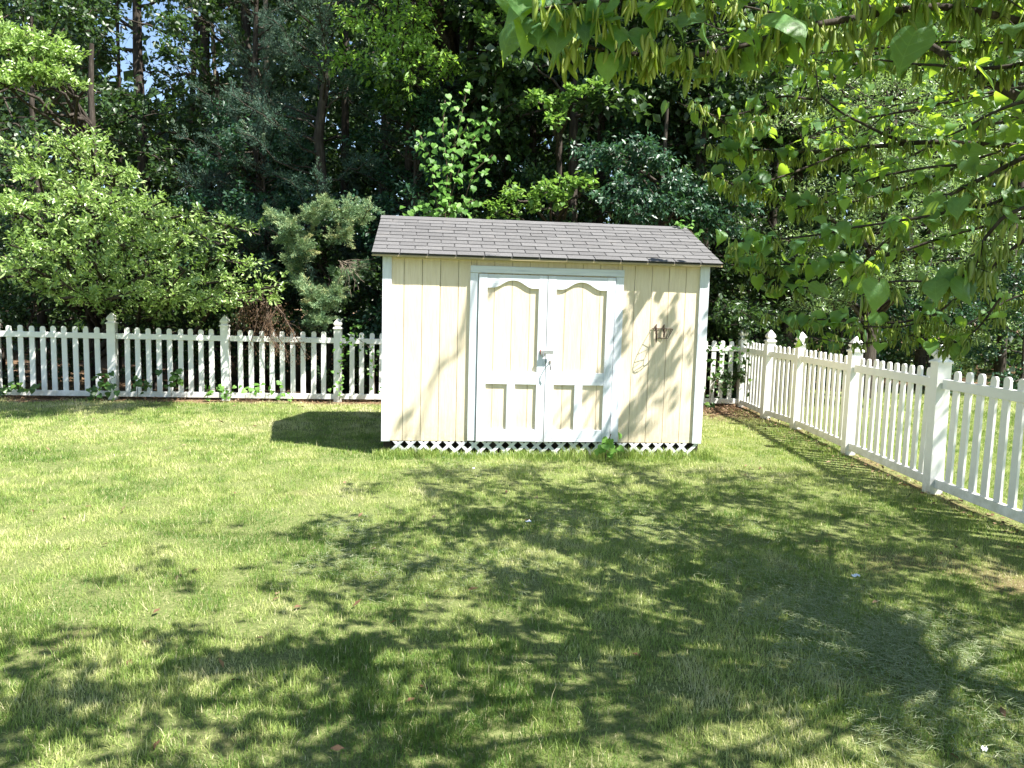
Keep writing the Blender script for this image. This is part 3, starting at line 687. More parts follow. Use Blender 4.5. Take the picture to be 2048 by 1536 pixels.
def cedar(seed, label, base, H, tips, mat='cedar', nl=46, reach=2.0, dens=1.0, hmin=1.6):
    g = Grow(seed); r = g.r; T = empty('cedar_tree', (base[0], base[1], 0)); tag(T, label, 'tree')
    b = np.array([base[0], base[1], 0]); P = trunk(g, (0, 0, -.1), (.1, 0, H), .15, .03)
    for k in range(nl):
        f = (k + r.random()) / nl; hz = hmin + (H - hmin - .3) * f; p = interp(P, hz / H); az = r.random() * 2 * np.pi
        e = .15 + .5 * f; R_ = reach * (1.05 - .75 * f) * r.uniform(.7, 1.15)
        d = np.array([math.cos(az) * math.cos(e), math.sin(az) * math.cos(e), math.sin(e)])
        g.bough(p, p + d * R_, .02, -.05, int(15 * dens), .34, t0=.25, flat=.7, up=.35)
    fz = len(g.subs)
    for q in tips:
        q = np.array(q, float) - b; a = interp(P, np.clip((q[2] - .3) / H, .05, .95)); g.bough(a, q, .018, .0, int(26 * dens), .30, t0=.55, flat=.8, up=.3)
    g.twigs(0, .004); g.wood('trunk', M['bark'], T)
    def spray(subs, per, mat_, nm):
        # each sub carries a feathery plume: branchlets in a fan, slivers along them
        n = len(subs); p = np.array([x[0] for x in subs]); v = np.array([x[1] for x in subs]); l = np.array([x[2] for x in subs])
        idx = np.repeat(np.arange(n), per); t = r.random(len(idx)); side = r.normal(0, 1, (len(idx), 3)); side[:, 2] *= .6
        q = p[idx] + v[idx] * (l[idx] * t)[:, None] + side * ((1.05 - t) * l[idx] * .20)[:, None]
        A = v[idx] * 1.0 + side * .45 + r.normal(0, .3, q.shape); A[:, 2] += .15
        tint = .35 + r.normal(0, .2, n)[idx] + r.normal(0, .15, len(idx)) + .15 * t
        V, F, Tn = leaf_quads(q, A, r.normal(0, 1, q.shape), .045 * (.6 + .8 * r.random(len(idx))), .011, tint, .45, .05)
        link(nm, nmesh(nm, V, F, M[mat_], tint=Tn), T)
    spray(g.subs[:fz], 60, mat, 'crown')
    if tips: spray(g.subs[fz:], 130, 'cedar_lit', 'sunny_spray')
    return T

A_ = at
oak_tips = [A_(*p) for p in [(40, 300, 11.2), (120, 285, 11.4), (190, 300, 11.6), (250, 340, 11.7), (330, 400, 11.8), (60, 360, 10.9), (150, 370, 11.1), (240, 400, 11.2), (310, 440, 11.3),
    (400, 425, 12.0), (470, 440, 12.1), (520, 470, 12.1), (10, 420, 10.6), (90, 430, 10.8), (180, 450, 10.9), (270, 480, 11.0), (360, 480, 11.3), (440, 490, 11.6), (500, 530, 11.8), (560, 570, 11.9), (540, 600, 11.9), (470, 560, 11.7),
    (20, 490, 10.5), (100, 500, 10.7), (190, 520, 10.8), (280, 540, 11.0), (370, 540, 11.2), (430, 590, 11.5), (350, 590, 11.5), (40, 540, 10.6), (120, 560, 10.7), (270, 580, 11.1), (60, 330, 12.0), (-40, 400, 10.6), (-60, 520, 10.6), (450, 610, 11.8),
    (700, 0, 0)]][:-1]
oak_tips += [np.append(A_(*p), .86) for p in [(20, 100, 11.3), (80, 105, 11.4), (105, 120, 11.6), (50, 140, 11.3), (10, 170, 11.2), (50, 80, 11.5), (-30, 60, 11.2), (60, 160, 11.5), (95, 150, 11.4), (-40, 140, 11.2)]]
tip_tree(11, 'water_oak', 'bright leafy oak spreading its low sunlit boughs over the left of the back fence', (-7.9, 13.9), 6.2, .13, oak_tips, 38, .46, 12, .092, .036, 'oak', extra=0, wide=.68, spread=.035, tint0=.45, tipbias=2.5, jit=.85, flat=.22, droop=-.05, sag=.07, updir=.9)

def ctips(l): return [A_(*p) for p in l]
cedar(21, 'blue green cedar standing behind the fence between oak and shed, its low sprays coloured as sunlit', (-3.7, 14.2), 9.5,
      ctips([(540, 430, 12.3), (580, 450, 12.2), (620, 430, 12.2), (650, 405, 12.3), (600, 490, 12.2), (700, 420, 12.3), (740, 410, 12.5), (560, 480, 12.3), (690, 470, 12.4), (620, 580, 12.1), (650, 610, 12.1), (640, 640, 12.1), (670, 590, 12.2), (600, 570, 12.3), (570, 520, 12.4), (720, 540, 12.5)]), nl=64, reach=2.1)
cedar(22, 'dark cedar further back, left of the sunlit cedar', (-5.3, 15.2), 8.2, [], nl=50, reach=1.9, hmin=2.4)
cedar(23, 'tall dark cedar close behind the left roof corner of the shed', (-2.2, 15.0), 9.0, [], nl=50, reach=1.6, hmin=.8)

# slender tall forest trees whose trunks show against the sky at upper left
tall = [(-9.3, 17.4, .06, .3, 'outermost slim trunk at the far left of the woods'), (-8.7, 17.5, .17, .1, 'thick dark trunk left of the blue sky gap'), (-8.2, 18.6, .11, .5, 'leaning slim trunk just left of the sky gap'),
        (-7.4, 18.0, .19, .0, 'stoutest dark trunk in the sky gap'), (-7.5, 19.5, .08, -.5, 'thin leaning trunk in the middle of the sky gap'), (-6.6, 18.2, .20, .2, 'forked dark trunk right of the sky gap'), (-5.6, 17.2, .09, -.2, 'pale grey trunk above the cedars'),
        (-3.9, 17.0, .12, .1, 'straight reddish trunk high above the shed left corner'), (-3.0, 16.2, .09, .2, 'slim trunk in the dark woods left of the vine')]
for i, (x, y, r0, ln, lab) in enumerate(tall):
    def gapcull(q):
        px, py, dp = project(q); d = np.hypot((px - 335) / 110, (py - 100) / 100)
        return (d < 1) & (np.random.default_rng(len(q)).random(len(q)) < .86)
    auto_tree(100 + i, 'forest_tree', lab, (x, y), 15 - (i % 3), r0, 16, 4.6, 13.5, 2.6, (.0, .8), 15, .8, 20, .13, .08, 'dense', group=None, lean=(ln, 0), cull=gapcull, bark='bark_pale' if i in (4, 6) else 'bark')

tip_tree(31, 'boxelder_tree', 'drooping light green tree at the top of the picture between cedar and vine', (-2.0, 14.6), 9.0, .12,
         ctips([(690, 30, 12.8), (740, 60, 12.6), (780, 40, 12.5), (830, 30, 12.6), (800, 100, 12.5), (760, 120, 12.5), (850, 70, 12.7), (720, 110, 12.7), (880, 110, 12.8), (660, 120, 13.0), (770, -30, 12.5), (860, -20, 12.7), (700, -40, 12.8), (910, 130, 12.8), (820, 150, 12.5)]),
         22, .38, 11, .10, .045, 'bright', wide=.45, droop=.6, tint0=.5, spread=.06)
tip_tree(32, 'maple_tree', 'understorey maple with small sunlit sprays above the shed roof', (.6, 13.6), 6.6, .09,
         ctips([(1070, 190, 12.2), (1110, 200, 12.1), (1150, 180, 12.1), (1190, 175, 12.1), (1110, 235, 12.1), (1020, 390, 11.9), (1060, 395, 11.9), (1095, 375, 11.8), (1140, 365, 11.8), (1180, 375, 11.8), (1000, 420, 11.9), (1120, 400, 11.9), (1060, 60, 12.6), (1080, 30, 12.5), (980, 60, 12.7), (960, 30, 12.7), (1010, 110, 12.7)]),
         14, .26, 9, .085, .075, 'maple', wide=.5, droop=.1, tint0=.5, t0=.72, updir=1.1)
tip_tree(33, 'cherry_tree', 'dark glossy leaved cherry just behind the right half of the shed roof', (2.3, 13.0), 5.2, .09,
         ctips([(1180, 330, 12.0), (1220, 310, 11.9), (1270, 300, 11.9), (1320, 320, 11.9), (1350, 360, 12.0), (1240, 370, 11.6), (1290, 390, 11.6), (1340, 410, 11.8), (1200, 400, 11.8), (1270, 430, 11.7), (1160, 300, 12.3), (1400, 380, 12.2), (1420, 420, 12.2), (1460, 400, 12.5), (1500, 420, 12.6), (1440, 450, 12.4), (1480, 470, 12.5)]),
         26, .34, 13, .10, .045, 'cherry', wide=.42, droop=.75, tint0=.5, t0=.4, updir=.5)

deep = [(-10.6, 15.2, 8), (-9.4, 14.8, 7), (-6.4, 16.2, 6.5), (-1.0, 14.6, 11), (.3, 15.4, 12), (1.6, 14.8, 12.5), (3.2, 15.2, 12.5), (4.4, 16.4, 12), (-.2, 17.6, 13), (2.6, 18.0, 13), (-3.2, 18.5, 12)]
dl = ['leafy tree at the far left edge behind the oak', 'shaded tree directly behind the oak trunk', 'low dark tree under the sky gap', 'dark tree carrying the heart leaved vine', 'tall dark tree over the left half of the shed',
      'tall dark tree behind the small lit maple', 'tall dark tree behind the cherry', 'dark tree between cherry and the sunlit willow oak', 'rear woodland tree left of the maple', 'rear woodland tree right of the maple', 'rear woodland tree behind the drooping light green tree']
for i, ((x, y, H), lab) in enumerate(zip(deep, dl)):
    auto_tree(200 + i, 'forest_tree', lab, (x, y), H, .11, 36 if H > 9 else 28, .8, H - .4, 2.3, (-.1, .7), 15, .6, 20, .122, .07, 'dense', droop=.35, flat=.5, tint0=.42, shape=lambda f: .75 + .35 * math.sin(3 * f))
# added crowns reaching above the frame, there to shade the middle woods
for i, (x, y, H, R_, lab) in enumerate([(3.4, 13.9, 12.5, 3.0, 'added tallest tree crown above the picture behind the cherry, shading the woods'), (1.0, 13.8, 12.0, 2.8, 'added tall crown above the picture behind the maple, shading the woods'), (5.6, 15.2, 13.0, 2.6, 'added tall crown above the picture at the fence corner, shading the woods')]):
    auto_tree(240 + i, 'forest_tree', lab, (x, y), H, .12, 36, 5.0, H, R_, (-.05, .7), 18, .8, 15, .18, .12, 'dense', droop=.3)

for i, (x, y, H, lab) in enumerate([(-1.9, 14.1, 5.6, 'dense shaded understorey tree between the cedar and the vine'), (-.2, 14.3, 6.2, 'dense shaded understorey tree right behind the vine'), (1.5, 14.4, 6.4, 'dense shaded understorey tree behind the maple sprays'),
                                    (3.3, 14.0, 6.0, 'dense shaded understorey tree above the fence right of the shed'), (-4.9, 14.6, 4.6, 'dense shaded understorey tree between oak and cedar'), (4.9, 15.0, 6.0, 'dense shaded understorey tree at the fence corner')]):
    auto_tree(280 + i, 'understorey_tree', lab, (x, y), H, .06, 40, .8, H - .1, 1.5, (-.2, .6), 14, .45, 26, .095, .05, 'dense' if i % 2 else 'cherry', droop=.4, tint0=.4, shape=lambda f: .9 + .2 * math.sin(5 * f))
tip_tree(39, 'forest_tree', 'added tall woodland tree left of the shed, its unseen long limb placed to shade the lawn', (-1.4, 15.4), 11.5, .13,  # added limb above the frame, there to shade the far left lawn
         [(-3.2, 7.9, 8.0), (-2.6, 7.6, 8.3), (-1.6, 7.6, 8.3), (-2.6, 8.3, 8.1), (-1.0, 8.1, 8.5), (-2.0, 8.6, 8.8), (-3.0, 7.9, 7.6), (-2.2, 8.2, 7.7), (-.6, 8.4, 8.6)], 38, .6, 16, .12, .07, 'dense', t0=.86)
wo = [(1440, 150, 14), (1500, 170, 13.6), (1560, 180, 13.4), (1620, 150, 13.6), (1680, 170, 13.4), (1740, 150, 13.4), (1800, 160, 13.3), (1850, 190, 13.3), (1900, 170, 13.6), (1960, 210, 13.6), (1700, 220, 13.0), (1770, 230, 12.9), (1830, 250, 12.9), (1900, 260, 13.0), (1960, 300, 13.2), (2030, 260, 13.4),
      (1600, 240, 13.3), (1540, 260, 13.4), (1480, 240, 13.8), (1640, 300, 13.0), (1720, 300, 12.8), (1800, 320, 12.7), (1880, 340, 12.8), (1950, 380, 13.), (2040, 400, 13.2), (1700, 380, 12.8), (1780, 400, 12.7), (1860, 420, 12.7), (1620, 400, 13.), (1700, 450, 12.9), (1800, 470, 12.7), (1900, 480, 12.8), (2000, 470, 13.),
      (1560, 480, 13.2), (1620, 520, 13.1), (1700, 540, 12.9), (1590, 600, 13.2), (1640, 590, 13.1), (1760, 560, 12.8), (1860, 560, 12.8), (1960, 560, 13.), (1660, 100, 13.6), (1760, 80, 13.6), (1860, 100, 13.6), (1560, 90, 13.9), (1960, 120, 13.8), (2040, 160, 13.8), (1800, 20, 13.8), (1650, 20, 14), (1950, 40, 14), (1500, 60, 14.2)]
tip_tree(41, 'willow_oak', 'large sunlit small leaved oak filling the right side beyond the side fence', (7.4, 15.6), 9.5, .2, ctips(wo), 34, .48, 17, .080, .028, 'willow', wide=.5, tint0=.45, spread=.07, droop=.1, tipbias=1.4, t0=.45)
for i, (x, y, H, lab) in enumerate([(9.6, 17.5, 10, 'leafy tree at the far right behind the neighbouring lawn'), (6.0, 17.6, 11, 'leafy tree behind the willow oak'), (12.2, 18.5, 11, 'outermost tree at the right edge of the woods')]):
    auto_tree(260 + i, 'forest_tree', lab, (x, y), H, .12, 36, .6, H - .4, 2.6, (-.1, .7), 15, .6, 24, .11, .055, 'willow', droop=.3)

# understorey shrubs behind the fences
sh = [(-10.0, 13.4, 'far left'), (-8.6, 13.3, 'left of the oak trunk'), (-6.6, 13.6, 'right of the oak trunk'), (-5.0, 13.5, 'below the oak bough tips'), (-3.4, 13.6, 'under the sunlit cedar'), (-1.9, 13.5, 'against the left wall of the shed'),
      (-.4, 13.7, 'directly behind the shed, left'), (1.3, 13.9, 'directly behind the shed, right'), (2.9, 14.1, 'right of the shed behind the back fence'), (4.6, 14.6, 'at the fence corner'), (5.7, 15.4, 'beyond the side fence near the corner'), (7.6, 17.2, 'across the neighbouring lawn, nearest the corner'), (9.6, 17.0, 'across the neighbouring lawn, middle'), (11.4, 16.6, 'across the neighbouring lawn, rightmost')]
for i, (x, y, lab) in enumerate(sh):
    auto_tree(300 + i, 'shrub', 'dark woodland shrub ' + lab, (x, y), 2.3, .04, 20, .15, 2.3, 1.1, (-.1, .8), 12, .42, 18, .085, .05, 'dense' if i < 11 else 'cherry', cat='shrub', droop=.35, tint0=.35)

def distant_woods():
    r = np.random.default_rng(99); n = 136000
    far = np.arange(n) > 110000
    x = np.where(far, r.uniform(-34, 34, n), r.uniform(-19, 20, n)); y = np.where(far, r.uniform(27, 33, n), r.uniform(19.5, 26, n)); H = 16 + 0 * x; z = r.random(n) * H
    cl = fbm(x + y * .3, z, 71, .7, 3); k = (cl > .30) | far
    q = np.stack([x, y, z], -1)
    px, py, dp = project(q); d = np.hypot((px - 335) / 135, (py - 90) / 125); k &= ~((d < 1) & (r.random(n) < .93))
    q = q[k]; far = far[k]; n = len(q)
    V, F, T = leaf_quads(q, r.normal(0, 1, (n, 3)), r.normal(0, .6, (n, 3)) + [0, -.6, .7], np.where(far, .75, .23), np.where(far, .5, .165), r.normal(.35, .22, n))
    tag(link('distant_woods', nmesh('distant_woods', V, F, M['dense'], tint=T)), 'deep shaded mass of woodland foliage closing the view behind the trees', 'woods', kind='stuff')
distant_woods()

# dead brown branch hanging over the back fence, bare twigs
def dead_branch():
    T = empty('dead_branch', tuple(A_(545, 600, 12.4))); tag(T, 'brown dead cedar branch drooping over the back fence under the cedar', 'dead branch')
    b = A_(545, 600, 12.4); g = Grow(51)
    for p in [(470, 660), (500, 690), (540, 680), (560, 700), (590, 690), (610, 710), (575, 720), (520, 670), (480, 630), (530, 640)]:
        g.bough(A_(545 + random.uniform(-40, 40), 575, 12.5) - b, A_(p[0], p[1], 12.12) - b, .012, .02, 16, .22, t0=.3, flat=1, up=-.6)
    g.twigs(-.2, .0035); g.wood('branch', M['twig'], T)
    foliage(g, 13, .035, .008, 'dead_needles', M['dry'], T, spread=.10, droop=1.2, tint0=.45)
    T = empty('bare_twigs', tuple(A_(690, 540, 12.2))); tag(T, 'bare grey twigs fanning out in front of the dark gap left of the shed', 'bare twigs')
    b = A_(690, 540, 12.2); rr = random.Random(5); m = MB()
    for k in range(26):
        a0 = rr.uniform(-1.3, .3); L = rr.uniform(.2, .55); x0 = rr.uniform(-.1, .1); z0 = rr.uniform(0, .15)
        p = [(x0, rr.uniform(-.1, .1), z0)]
        for s in range(3):
            a0 += rr.uniform(-.5, .2); q = p[-1]; p.append((q[0] + math.cos(a0) * L / 3, q[1] + rr.uniform(-.05, .05), q[2] + math.sin(a0) * L / 3))
        m.tube(p, [.005, .004, .003, .002], 3)
    m.build('twig_spray', M['bark_pale'], T)
dead_branch()

# ------------------------------------------------------------------ heart shaped leaves
def heart_mesh(name, mat, bendy=.18, fold=.16, seed=0, wide=1.0):
    """unit heart: stem at origin, tip at -Z*1, lies in XZ plane, front faces -Y"""
    r = random.Random(seed); rows = [(-.12, .20, .40), (.02, 0, .47), (.2, 0, .54), (.4, 0, .50), (.6, 0, .37), (.8, 0, .17), (1.0, 0, 0.0)]
    V = []; F = []
    def pt(x, t):
        y = bendy * (t - .3) ** 2 * 1.2 + abs(x) ** 1.6 * fold * (1 if seed % 2 else -1) + .03 * math.sin(9 * t + seed) * abs(x) * 2; return (x * wide, y, -t)
    V.append(pt(0, 0.0))                       # 0 stem notch
    left = [(-.16, .12), (-.30, .14), (-.44, .02)]
    prof = [(.0, .0), (.07, -.10), (.18, -.165), (.31, -.16), (.42, -.09), (.49, .03), (.505, .17), (.475, .32), (.40, .47), (.30, .60), (.19, .72), (.10, .82), (.045, .92), (0, 1.08)]
    mid = [(0, t) for t in (0, .03, .06, .09, .13, .18, .25, .35, .48, .60, .72, .82, .92, 1.08)]
    V = []
    for k, (x, t) in enumerate(prof): V.append(pt(x, t))
    n = len(prof)
    for k, (x, t) in enumerate(prof): V.append(pt(-x, t))
    for k, (x, t) in enumerate(mid): V.append(pt(0, t))
    for k in range(n - 1):
        if k == 0: F += [(2 * n + 1, 1, 0)]; F += [(0, n + 1, 2 * n + 1)]
        elif k == n - 2: F += [(2 * n + k, n * 2 + k + 1, k)]; F += [(2 * n + k, n + k, 2 * n + k + 1)]
        else: F += [(2 * n + k, 2 * n + k + 1, k + 1, k), (2 * n + k + 1, 2 * n + k, n + k, n + k + 1)]
    me = bpy.data.meshes.new(name); me.from_pydata(V, [], F); me.polygons.foreach_set('use_smooth', [True] * len(F)); me.update(); me.materials.append(mat)
    return me
def mesh_np(me):
    V = np.array([v.co[:] for v in me.vertices]); T = []
    me.calc_loop_triangles()
    for t in me.loop_triangles: T.append(tuple(t.vertices))
    return V, np.array(T)
def hang_matrix(p, face_az, tilt, spin, s):
    """leaf hangs from p; face_az direction it faces, tilt up, spin sideways"""
    return Matrix.Translation(p) @ Matrix.Rotation(face_az, 4, 'Z') @ Matrix.Rotation(tilt, 4, 'X') @ Matrix.Rotation(spin, 4, 'Y') @ Matrix.Scale(s, 4)

# ------------------------------------------------------------------ climbing vine behind the shed
def climbing_vine():
    base = bpt(-1.05); T = empty('climbing_vine', (base[0], base[1] + .1, 0)); tag(T, 'heart leaved vine climbing in a column above the left part of the shed roof', 'vine')
    b = np.array([base[0], base[1] + .1, 0]); r = np.random.default_rng(5); rr = random.Random(5)
    hm = [heart_mesh('vine_leaf', M['vine'], .25, .2, k) for k in range(3)]
    strands = [[(895, 470), (900, 380), (905, 300), (925, 220), (935, 170)], [(880, 450), (870, 380), (860, 310), (840, 270)], [(920, 440), (935, 380), (950, 340), (985, 310)], [(890, 420), (895, 340), (885, 260), (890, 200)], [(860, 430), (840, 420), (815, 425)], [(900, 400), (930, 300), (960, 260), (975, 235)], [(870, 440), (900, 420), (950, 400)],
               [(900, 360), (910, 290), (935, 250)]]
    m = MB(); nl = 0
    for s in strands:
        Y = rr.uniform(11.6, 12.0); P = np.array([A_(x, y, Y) for x, y in s]) - b
        root = np.array([P[0][0] * .3, 0, .02]); m.tube([tuple(root)] + [tuple(q) for q in P], [.012] + [.008] * len(P), 4)
        for k in range(50 if len(s) > 3 else 26):
            f = rr.random(); q = interp(P, f) + np.array([rr.gauss(0, .10), rr.gauss(0, .12) - .08, rr.gauss(0, .08)])
            o = link('leaf', rr.choice(hm), T); o.matrix_local = hang_matrix(Vector(q), rr.gauss(.1, .6), -rr.uniform(.1, 1.0), rr.gauss(0, .6), rr.uniform(.06, .115)); nl += 1
    m.build('stem', M['twig'], T, True)
climbing_vine()

# small vines on the fences and the weed at the shed door
def leafy_plant(name, label, cat, pts, Y, nleaf, size, seed, spread=.06, mat='ivy', z0=None):
    rr = random.Random(seed); P = [A_(x, y, Y) for x, y in pts]; b = np.array([P[0][0], P[0][1], 0]); T = empty(name, tuple(b)); tag(T, label, cat)
    hm = [heart_mesh('leaf', M[mat], .25, .2, seed * 3 + k) for k in range(2)]
    P = np.array(P) - b; m = MB(); m.tube([(0, 0, 0)] + [tuple(q) for q in P], [.005] * (len(P) + 1), 4); m.build('stem', M['twig'], T)
    for k in range(nleaf):
        q = interp(P, rr.random()) + np.array([rr.gauss(0, spread), rr.gauss(0, .03) - .06, rr.gauss(0, spread * .8)]); q[2] = max(q[2], .06)
        o = link('leaf', rr.choice(hm), T); o.matrix_local = hang_matrix(Vector(q), rr.gauss(0, .6), -rr.uniform(.2, 1.2), rr.gauss(0, .8), size * rr.uniform(.7, 1.25))
leafy_plant('ground_vine', 'dark vine creeping over the bottom rail at the far left fence edge', 'vine', [(0, 780), (30, 772), (80, 778)], 11.8, 26, .085, 1, .07)
leafy_plant('ground_vine', 'bushy dark vine clump at the foot of the second visible fence post', 'vine', [(190, 790), (205, 765), (215, 750), (230, 785)], 11.92, 30, .095, 2, .08)
leafy_plant('ground_vine', 'vine sprig on the pickets just right of the left post', 'vine', [(275, 775), (285, 765), (300, 775)], 12.0, 16, .09, 3, .07)
leafy_plant('ground_vine', 'small round leaved vine tuft at picket mid height', 'vine', [(342, 780), (345, 750), (365, 752)], 12.0, 13, .10, 4, .06)
leafy_plant('ground_vine', 'yellow green vine at the foot of the third fence post', 'vine', [(415, 780), (440, 778), (470, 775)], 12.15, 18, .085, 5, .07, 'vine')
leafy_plant('ground_vine', 'yellow green vine low on the pickets under the cedar', 'vine', [(490, 775), (540, 782), (600, 785)], 12.2, 22, .08, 6, .08, 'vine')
leafy_plant('ground_vine', 'light green creeper climbing the fence post beside the shed', 'vine', [(680, 790), (680, 740), (690, 690), (715, 650)], 12.3, 46, .055, 7, .06, 'vine')
leafy_plant('ground_vine', 'creeper over the last pickets left of the shed', 'vine', [(750, 790), (745, 700), (720, 680), (700, 670)], 12.35, 30, .05, 8, .07)
leafy_plant('ground_vine', 'dark creeper covering the pickets right of the shed', 'vine', [(1420, 800), (1430, 750), (1440, 700), (1480, 690)], 13.0, 70, .075, 9, .13)
leafy_plant('ground_vine', 'creeper sprig on the side fence near the corner', 'vine', [(1500, 790), (1490, 730), (1470, 710)], 12.9, 26, .06, 10, .08)
leafy_plant('weed', 'broad leaved pale green weed growing against the right shed door', 'weed', [(1212, 905), (1215, 885), (1222, 868)], 8.10, 14, .08, 12, .055, 'vine')
leafy_plant('roof_creeper', 'light creeper spilling over the right end of the shed ridge', 'vine', [(1360, 452), (1376, 456), (1395, 478)], 9.75, 26, .06, 13, .05, 'vine')

# ------------------------------------------------------------------ redbud in the foreground
def redbud():
    base = np.array([3.35, 2.3, 0.0]); T = empty('redbud_tree', tuple(base)); tag(T, 'redbud with heart shaped leaves and hanging green seed pods reaching in from the upper right', 'tree')
    rr = random.Random(77); r = np.random.default_rng(77); g = Grow(77)
    TR = trunk(g, (0, 0, -.1), (.05, .2, 2.3), .11, .085, 6, .02)
    crotch = TR[-1]
    limbs = []          # (points, r0, leaf density, leafsize, podsize)
    def L(pts, r0, ld, pd, ls=.095, ps=.075, fork=None):
        P = np.array([A_(*p) for p in pts]) - base; n = 4 * len(P)
        # densify with a smooth curve
        t = np.linspace(0, 1, n); idx = t * (len(P) - 1); Q = np.stack([np.interp(idx, np.arange(len(P)), P[:, k]) for k in range(3)], -1)
        Q += r.normal(0, .006, Q.shape)
        for _ in range(2): Q[1:-1] = (Q[:-2] + 2 * Q[1:-1] + Q[2:]) / 4
        R = r0 * .72 * (1 - .8 * t) + .002
        g.tubes.append((Q, R, 7)); limbs.append((Q, ld, pd, ls, ps)); return Q
    def toroot(q, r0, via=None):
        q = np.array(q); s = np.linspace(0, 1, 7)[:, None]; P = crotch + (q - crotch) * s; P[:, 2] += np.sin(s[:, 0] * np.pi) * .25
        g.tubes.append((P, np.linspace(max(r0 * 1.6, .03), r0, 7), 7)); return P
    # hand-placed boughs seen in the picture (start at the trunk side)
    main = [
        ([(2120, 240, 3.4), (1980, 160, 3.5), (1850, 85, 3.7), (1760, 30, 3.9), (1650, -60, 4.1)], .030, 0.6, .6, .085, .07),
        ([(2100, 60, 2.9), (1900, 10, 2.8), (1720, 31, 2.75), (1600, 60, 2.7), (1500, 86, 2.65), (1420, 108, 2.6), (1300, 115, 2.55), (1180, 95, 2.5), (1060, 70, 2.45)], .017, 1.35, 3.4, .098, .078),
        ([(2150, -60, 2.8), (1800, -50, 2.6), (1500, -40, 2.5), (1300, -20, 2.45), (1180, 10, 2.4), (1040, 20, 2.35)], .015, 1.5, 1.6, .098, .075),
        ([(2120, 300, 4.6), (1960, 288, 4.7), (1810, 284, 4.8), (1700, 298, 4.9), (1600, 305, 4.9), (1500, 300, 4.9), (1420, 290, 4.9)], .024, 1.2, 2.6, .085, .075),
        ([(1810, 284, 4.8), (1760, 265, 4.8), (1700, 238, 4.9), (1640, 190, 5.0), (1630, 130, 5.1)], .013, .8, 1.0, .075, .07),
        ([(1640, 200, 4.8), (1560, 190, 4.7), (1500, 225, 4.6), (1430, 235, 4.5), (1350, 200, 4.4)], .009, 1.3, .8, .085, .07),
        ([(1700, 298, 4.9), (1600, 340, 4.7), (1520, 370, 4.6), (1460, 370, 4.5), (1420, 340, 4.4)], .009, 1.0, 2.2, .085, .07),
        ([(1560, 190, 4.7), (1500, 250, 4.5), (1460, 255, 4.4), (1400, 215, 4.3)], .007, 1.0, 2.0, .085, .065),
        ([(2140, 280, 3.4), (2048, 313, 3.5), (1945, 365, 3.6), (1835, 428, 3.7), (1757, 495, 3.8), (1700, 560, 3.9)], .016, 1.2, 1.8, .095, .08),
        ([(2140, 350, 3.0), (2040, 380, 3.1), (1985, 410, 3.1), (1900, 425, 3.2), (1820, 440, 3.3), (1730, 450, 3.4), (1640, 470, 3.6), (1560, 478, 3.75), (1490, 478, 3.85)], .010, 2.2, 1.6, .098, .078),
        ([(2100, 400, 2.9), (2002, 433, 3.0), (1966, 485, 3.0), (1950, 537, 3.0), (1900, 570, 3.1), (1780, 560, 3.2), (1720, 590, 3.3)], .009, 1.1, 2.8, .098, .085),
        ([(2120, 450, 3.4), (2040, 480, 3.4), (1960, 560, 3.5), (1910, 600, 3.6), (1870, 630, 3.7), (1800, 660, 3.8), (1700, 650, 3.9)], .010, .9, 3.6, .085, .055),
        ([(1870, 630, 3.7), (1780, 650, 3.9), (1680, 640, 4.1), (1600, 640, 4.3), (1540, 630, 4.4)], .006, 1.2, 2.8, .085, .055),
        ([(2120, 420, 4.2), (1900, 470, 4.2), (1750, 520, 4.3), (1620, 530, 4.4), (1540, 530, 4.5), (1475, 520, 4.6)], .011, 2.0, 2.2, .088, .06),
        ([(1750, 520, 4.3), (1650, 570, 4.4), (1590, 580, 4.4), (1500, 560, 4.5)], .006, 1.6, 1.8, .088, .055),
        ([(2140, 120, 3.0), (2030, 130, 3.1), (1930, 140, 3.2), (1850, 130, 3.3), (1760, 120, 3.4)], .012, 1.1, 2.2, .09, .075),
        ([(2150, 180, 2.6), (2060, 200, 2.6), (1980, 225, 2.7), (1900, 270, 2.8)], .009, 1.6, 1.2, .098, .08),
        ([(2140, 360, 3.8), (2000, 330, 3.9), (1880, 330, 4.0), (1760, 350, 4.2), (1660, 390, 4.3), (1580, 420, 4.4)], .011, 1.2, 1.6, .088, .065),
        ([(2140, -20, 3.4), (1950, -10, 3.4), (1800, 20, 3.5), (1650, 40, 3.6), (1520, 20, 3.7), (1400, 0, 3.8)], .012, 1.1, 3.0, .09, .07),
        ([(2000, 600, 3.5), (1960, 650, 3.6), (1920, 685, 3.65), (1870, 690, 3.7)], .005, .8, 4.5, .08, .055),
        ([(1900, 640, 3.7), (1800, 680, 3.9), (1700, 690, 4.0), (1620, 670, 4.1)], .005, .9, 3.6, .085, .05),
        ([(2000, 300, 4.3), (1850, 360, 4.3), (1700, 410, 4.4), (1560, 400, 4.5), (1480, 360, 4.6)], .008, 1.5, 2.6, .085, .065),
        ([(2080, 90, 3.9), (1900, 80, 4.0), (1750, 100, 4.2), (1600, 110, 4.3), (1480, 130, 4.3)], .008, 1.5, 3.2, .085, .07),
        ([(2130, 580, 4.8), (2030, 590, 4.8), (1950, 640, 4.8), (1900, 660, 4.8)], .009, 1.2, 1.4, .085, .06),
    ]
    for a in main:
        Q = L(*a)
        if a[0][0][0] > 2000: toroot(Q[0], a[1] + .004)
    leaves, pods = [], []
    hms = [heart_mesh('leaf', M['redbud'], (.15, .45, .7, -.3)[k], (.25, .45, .3, .5)[k], k, (.98, .9, 1.04, .86)[k]) for k in range(4)]
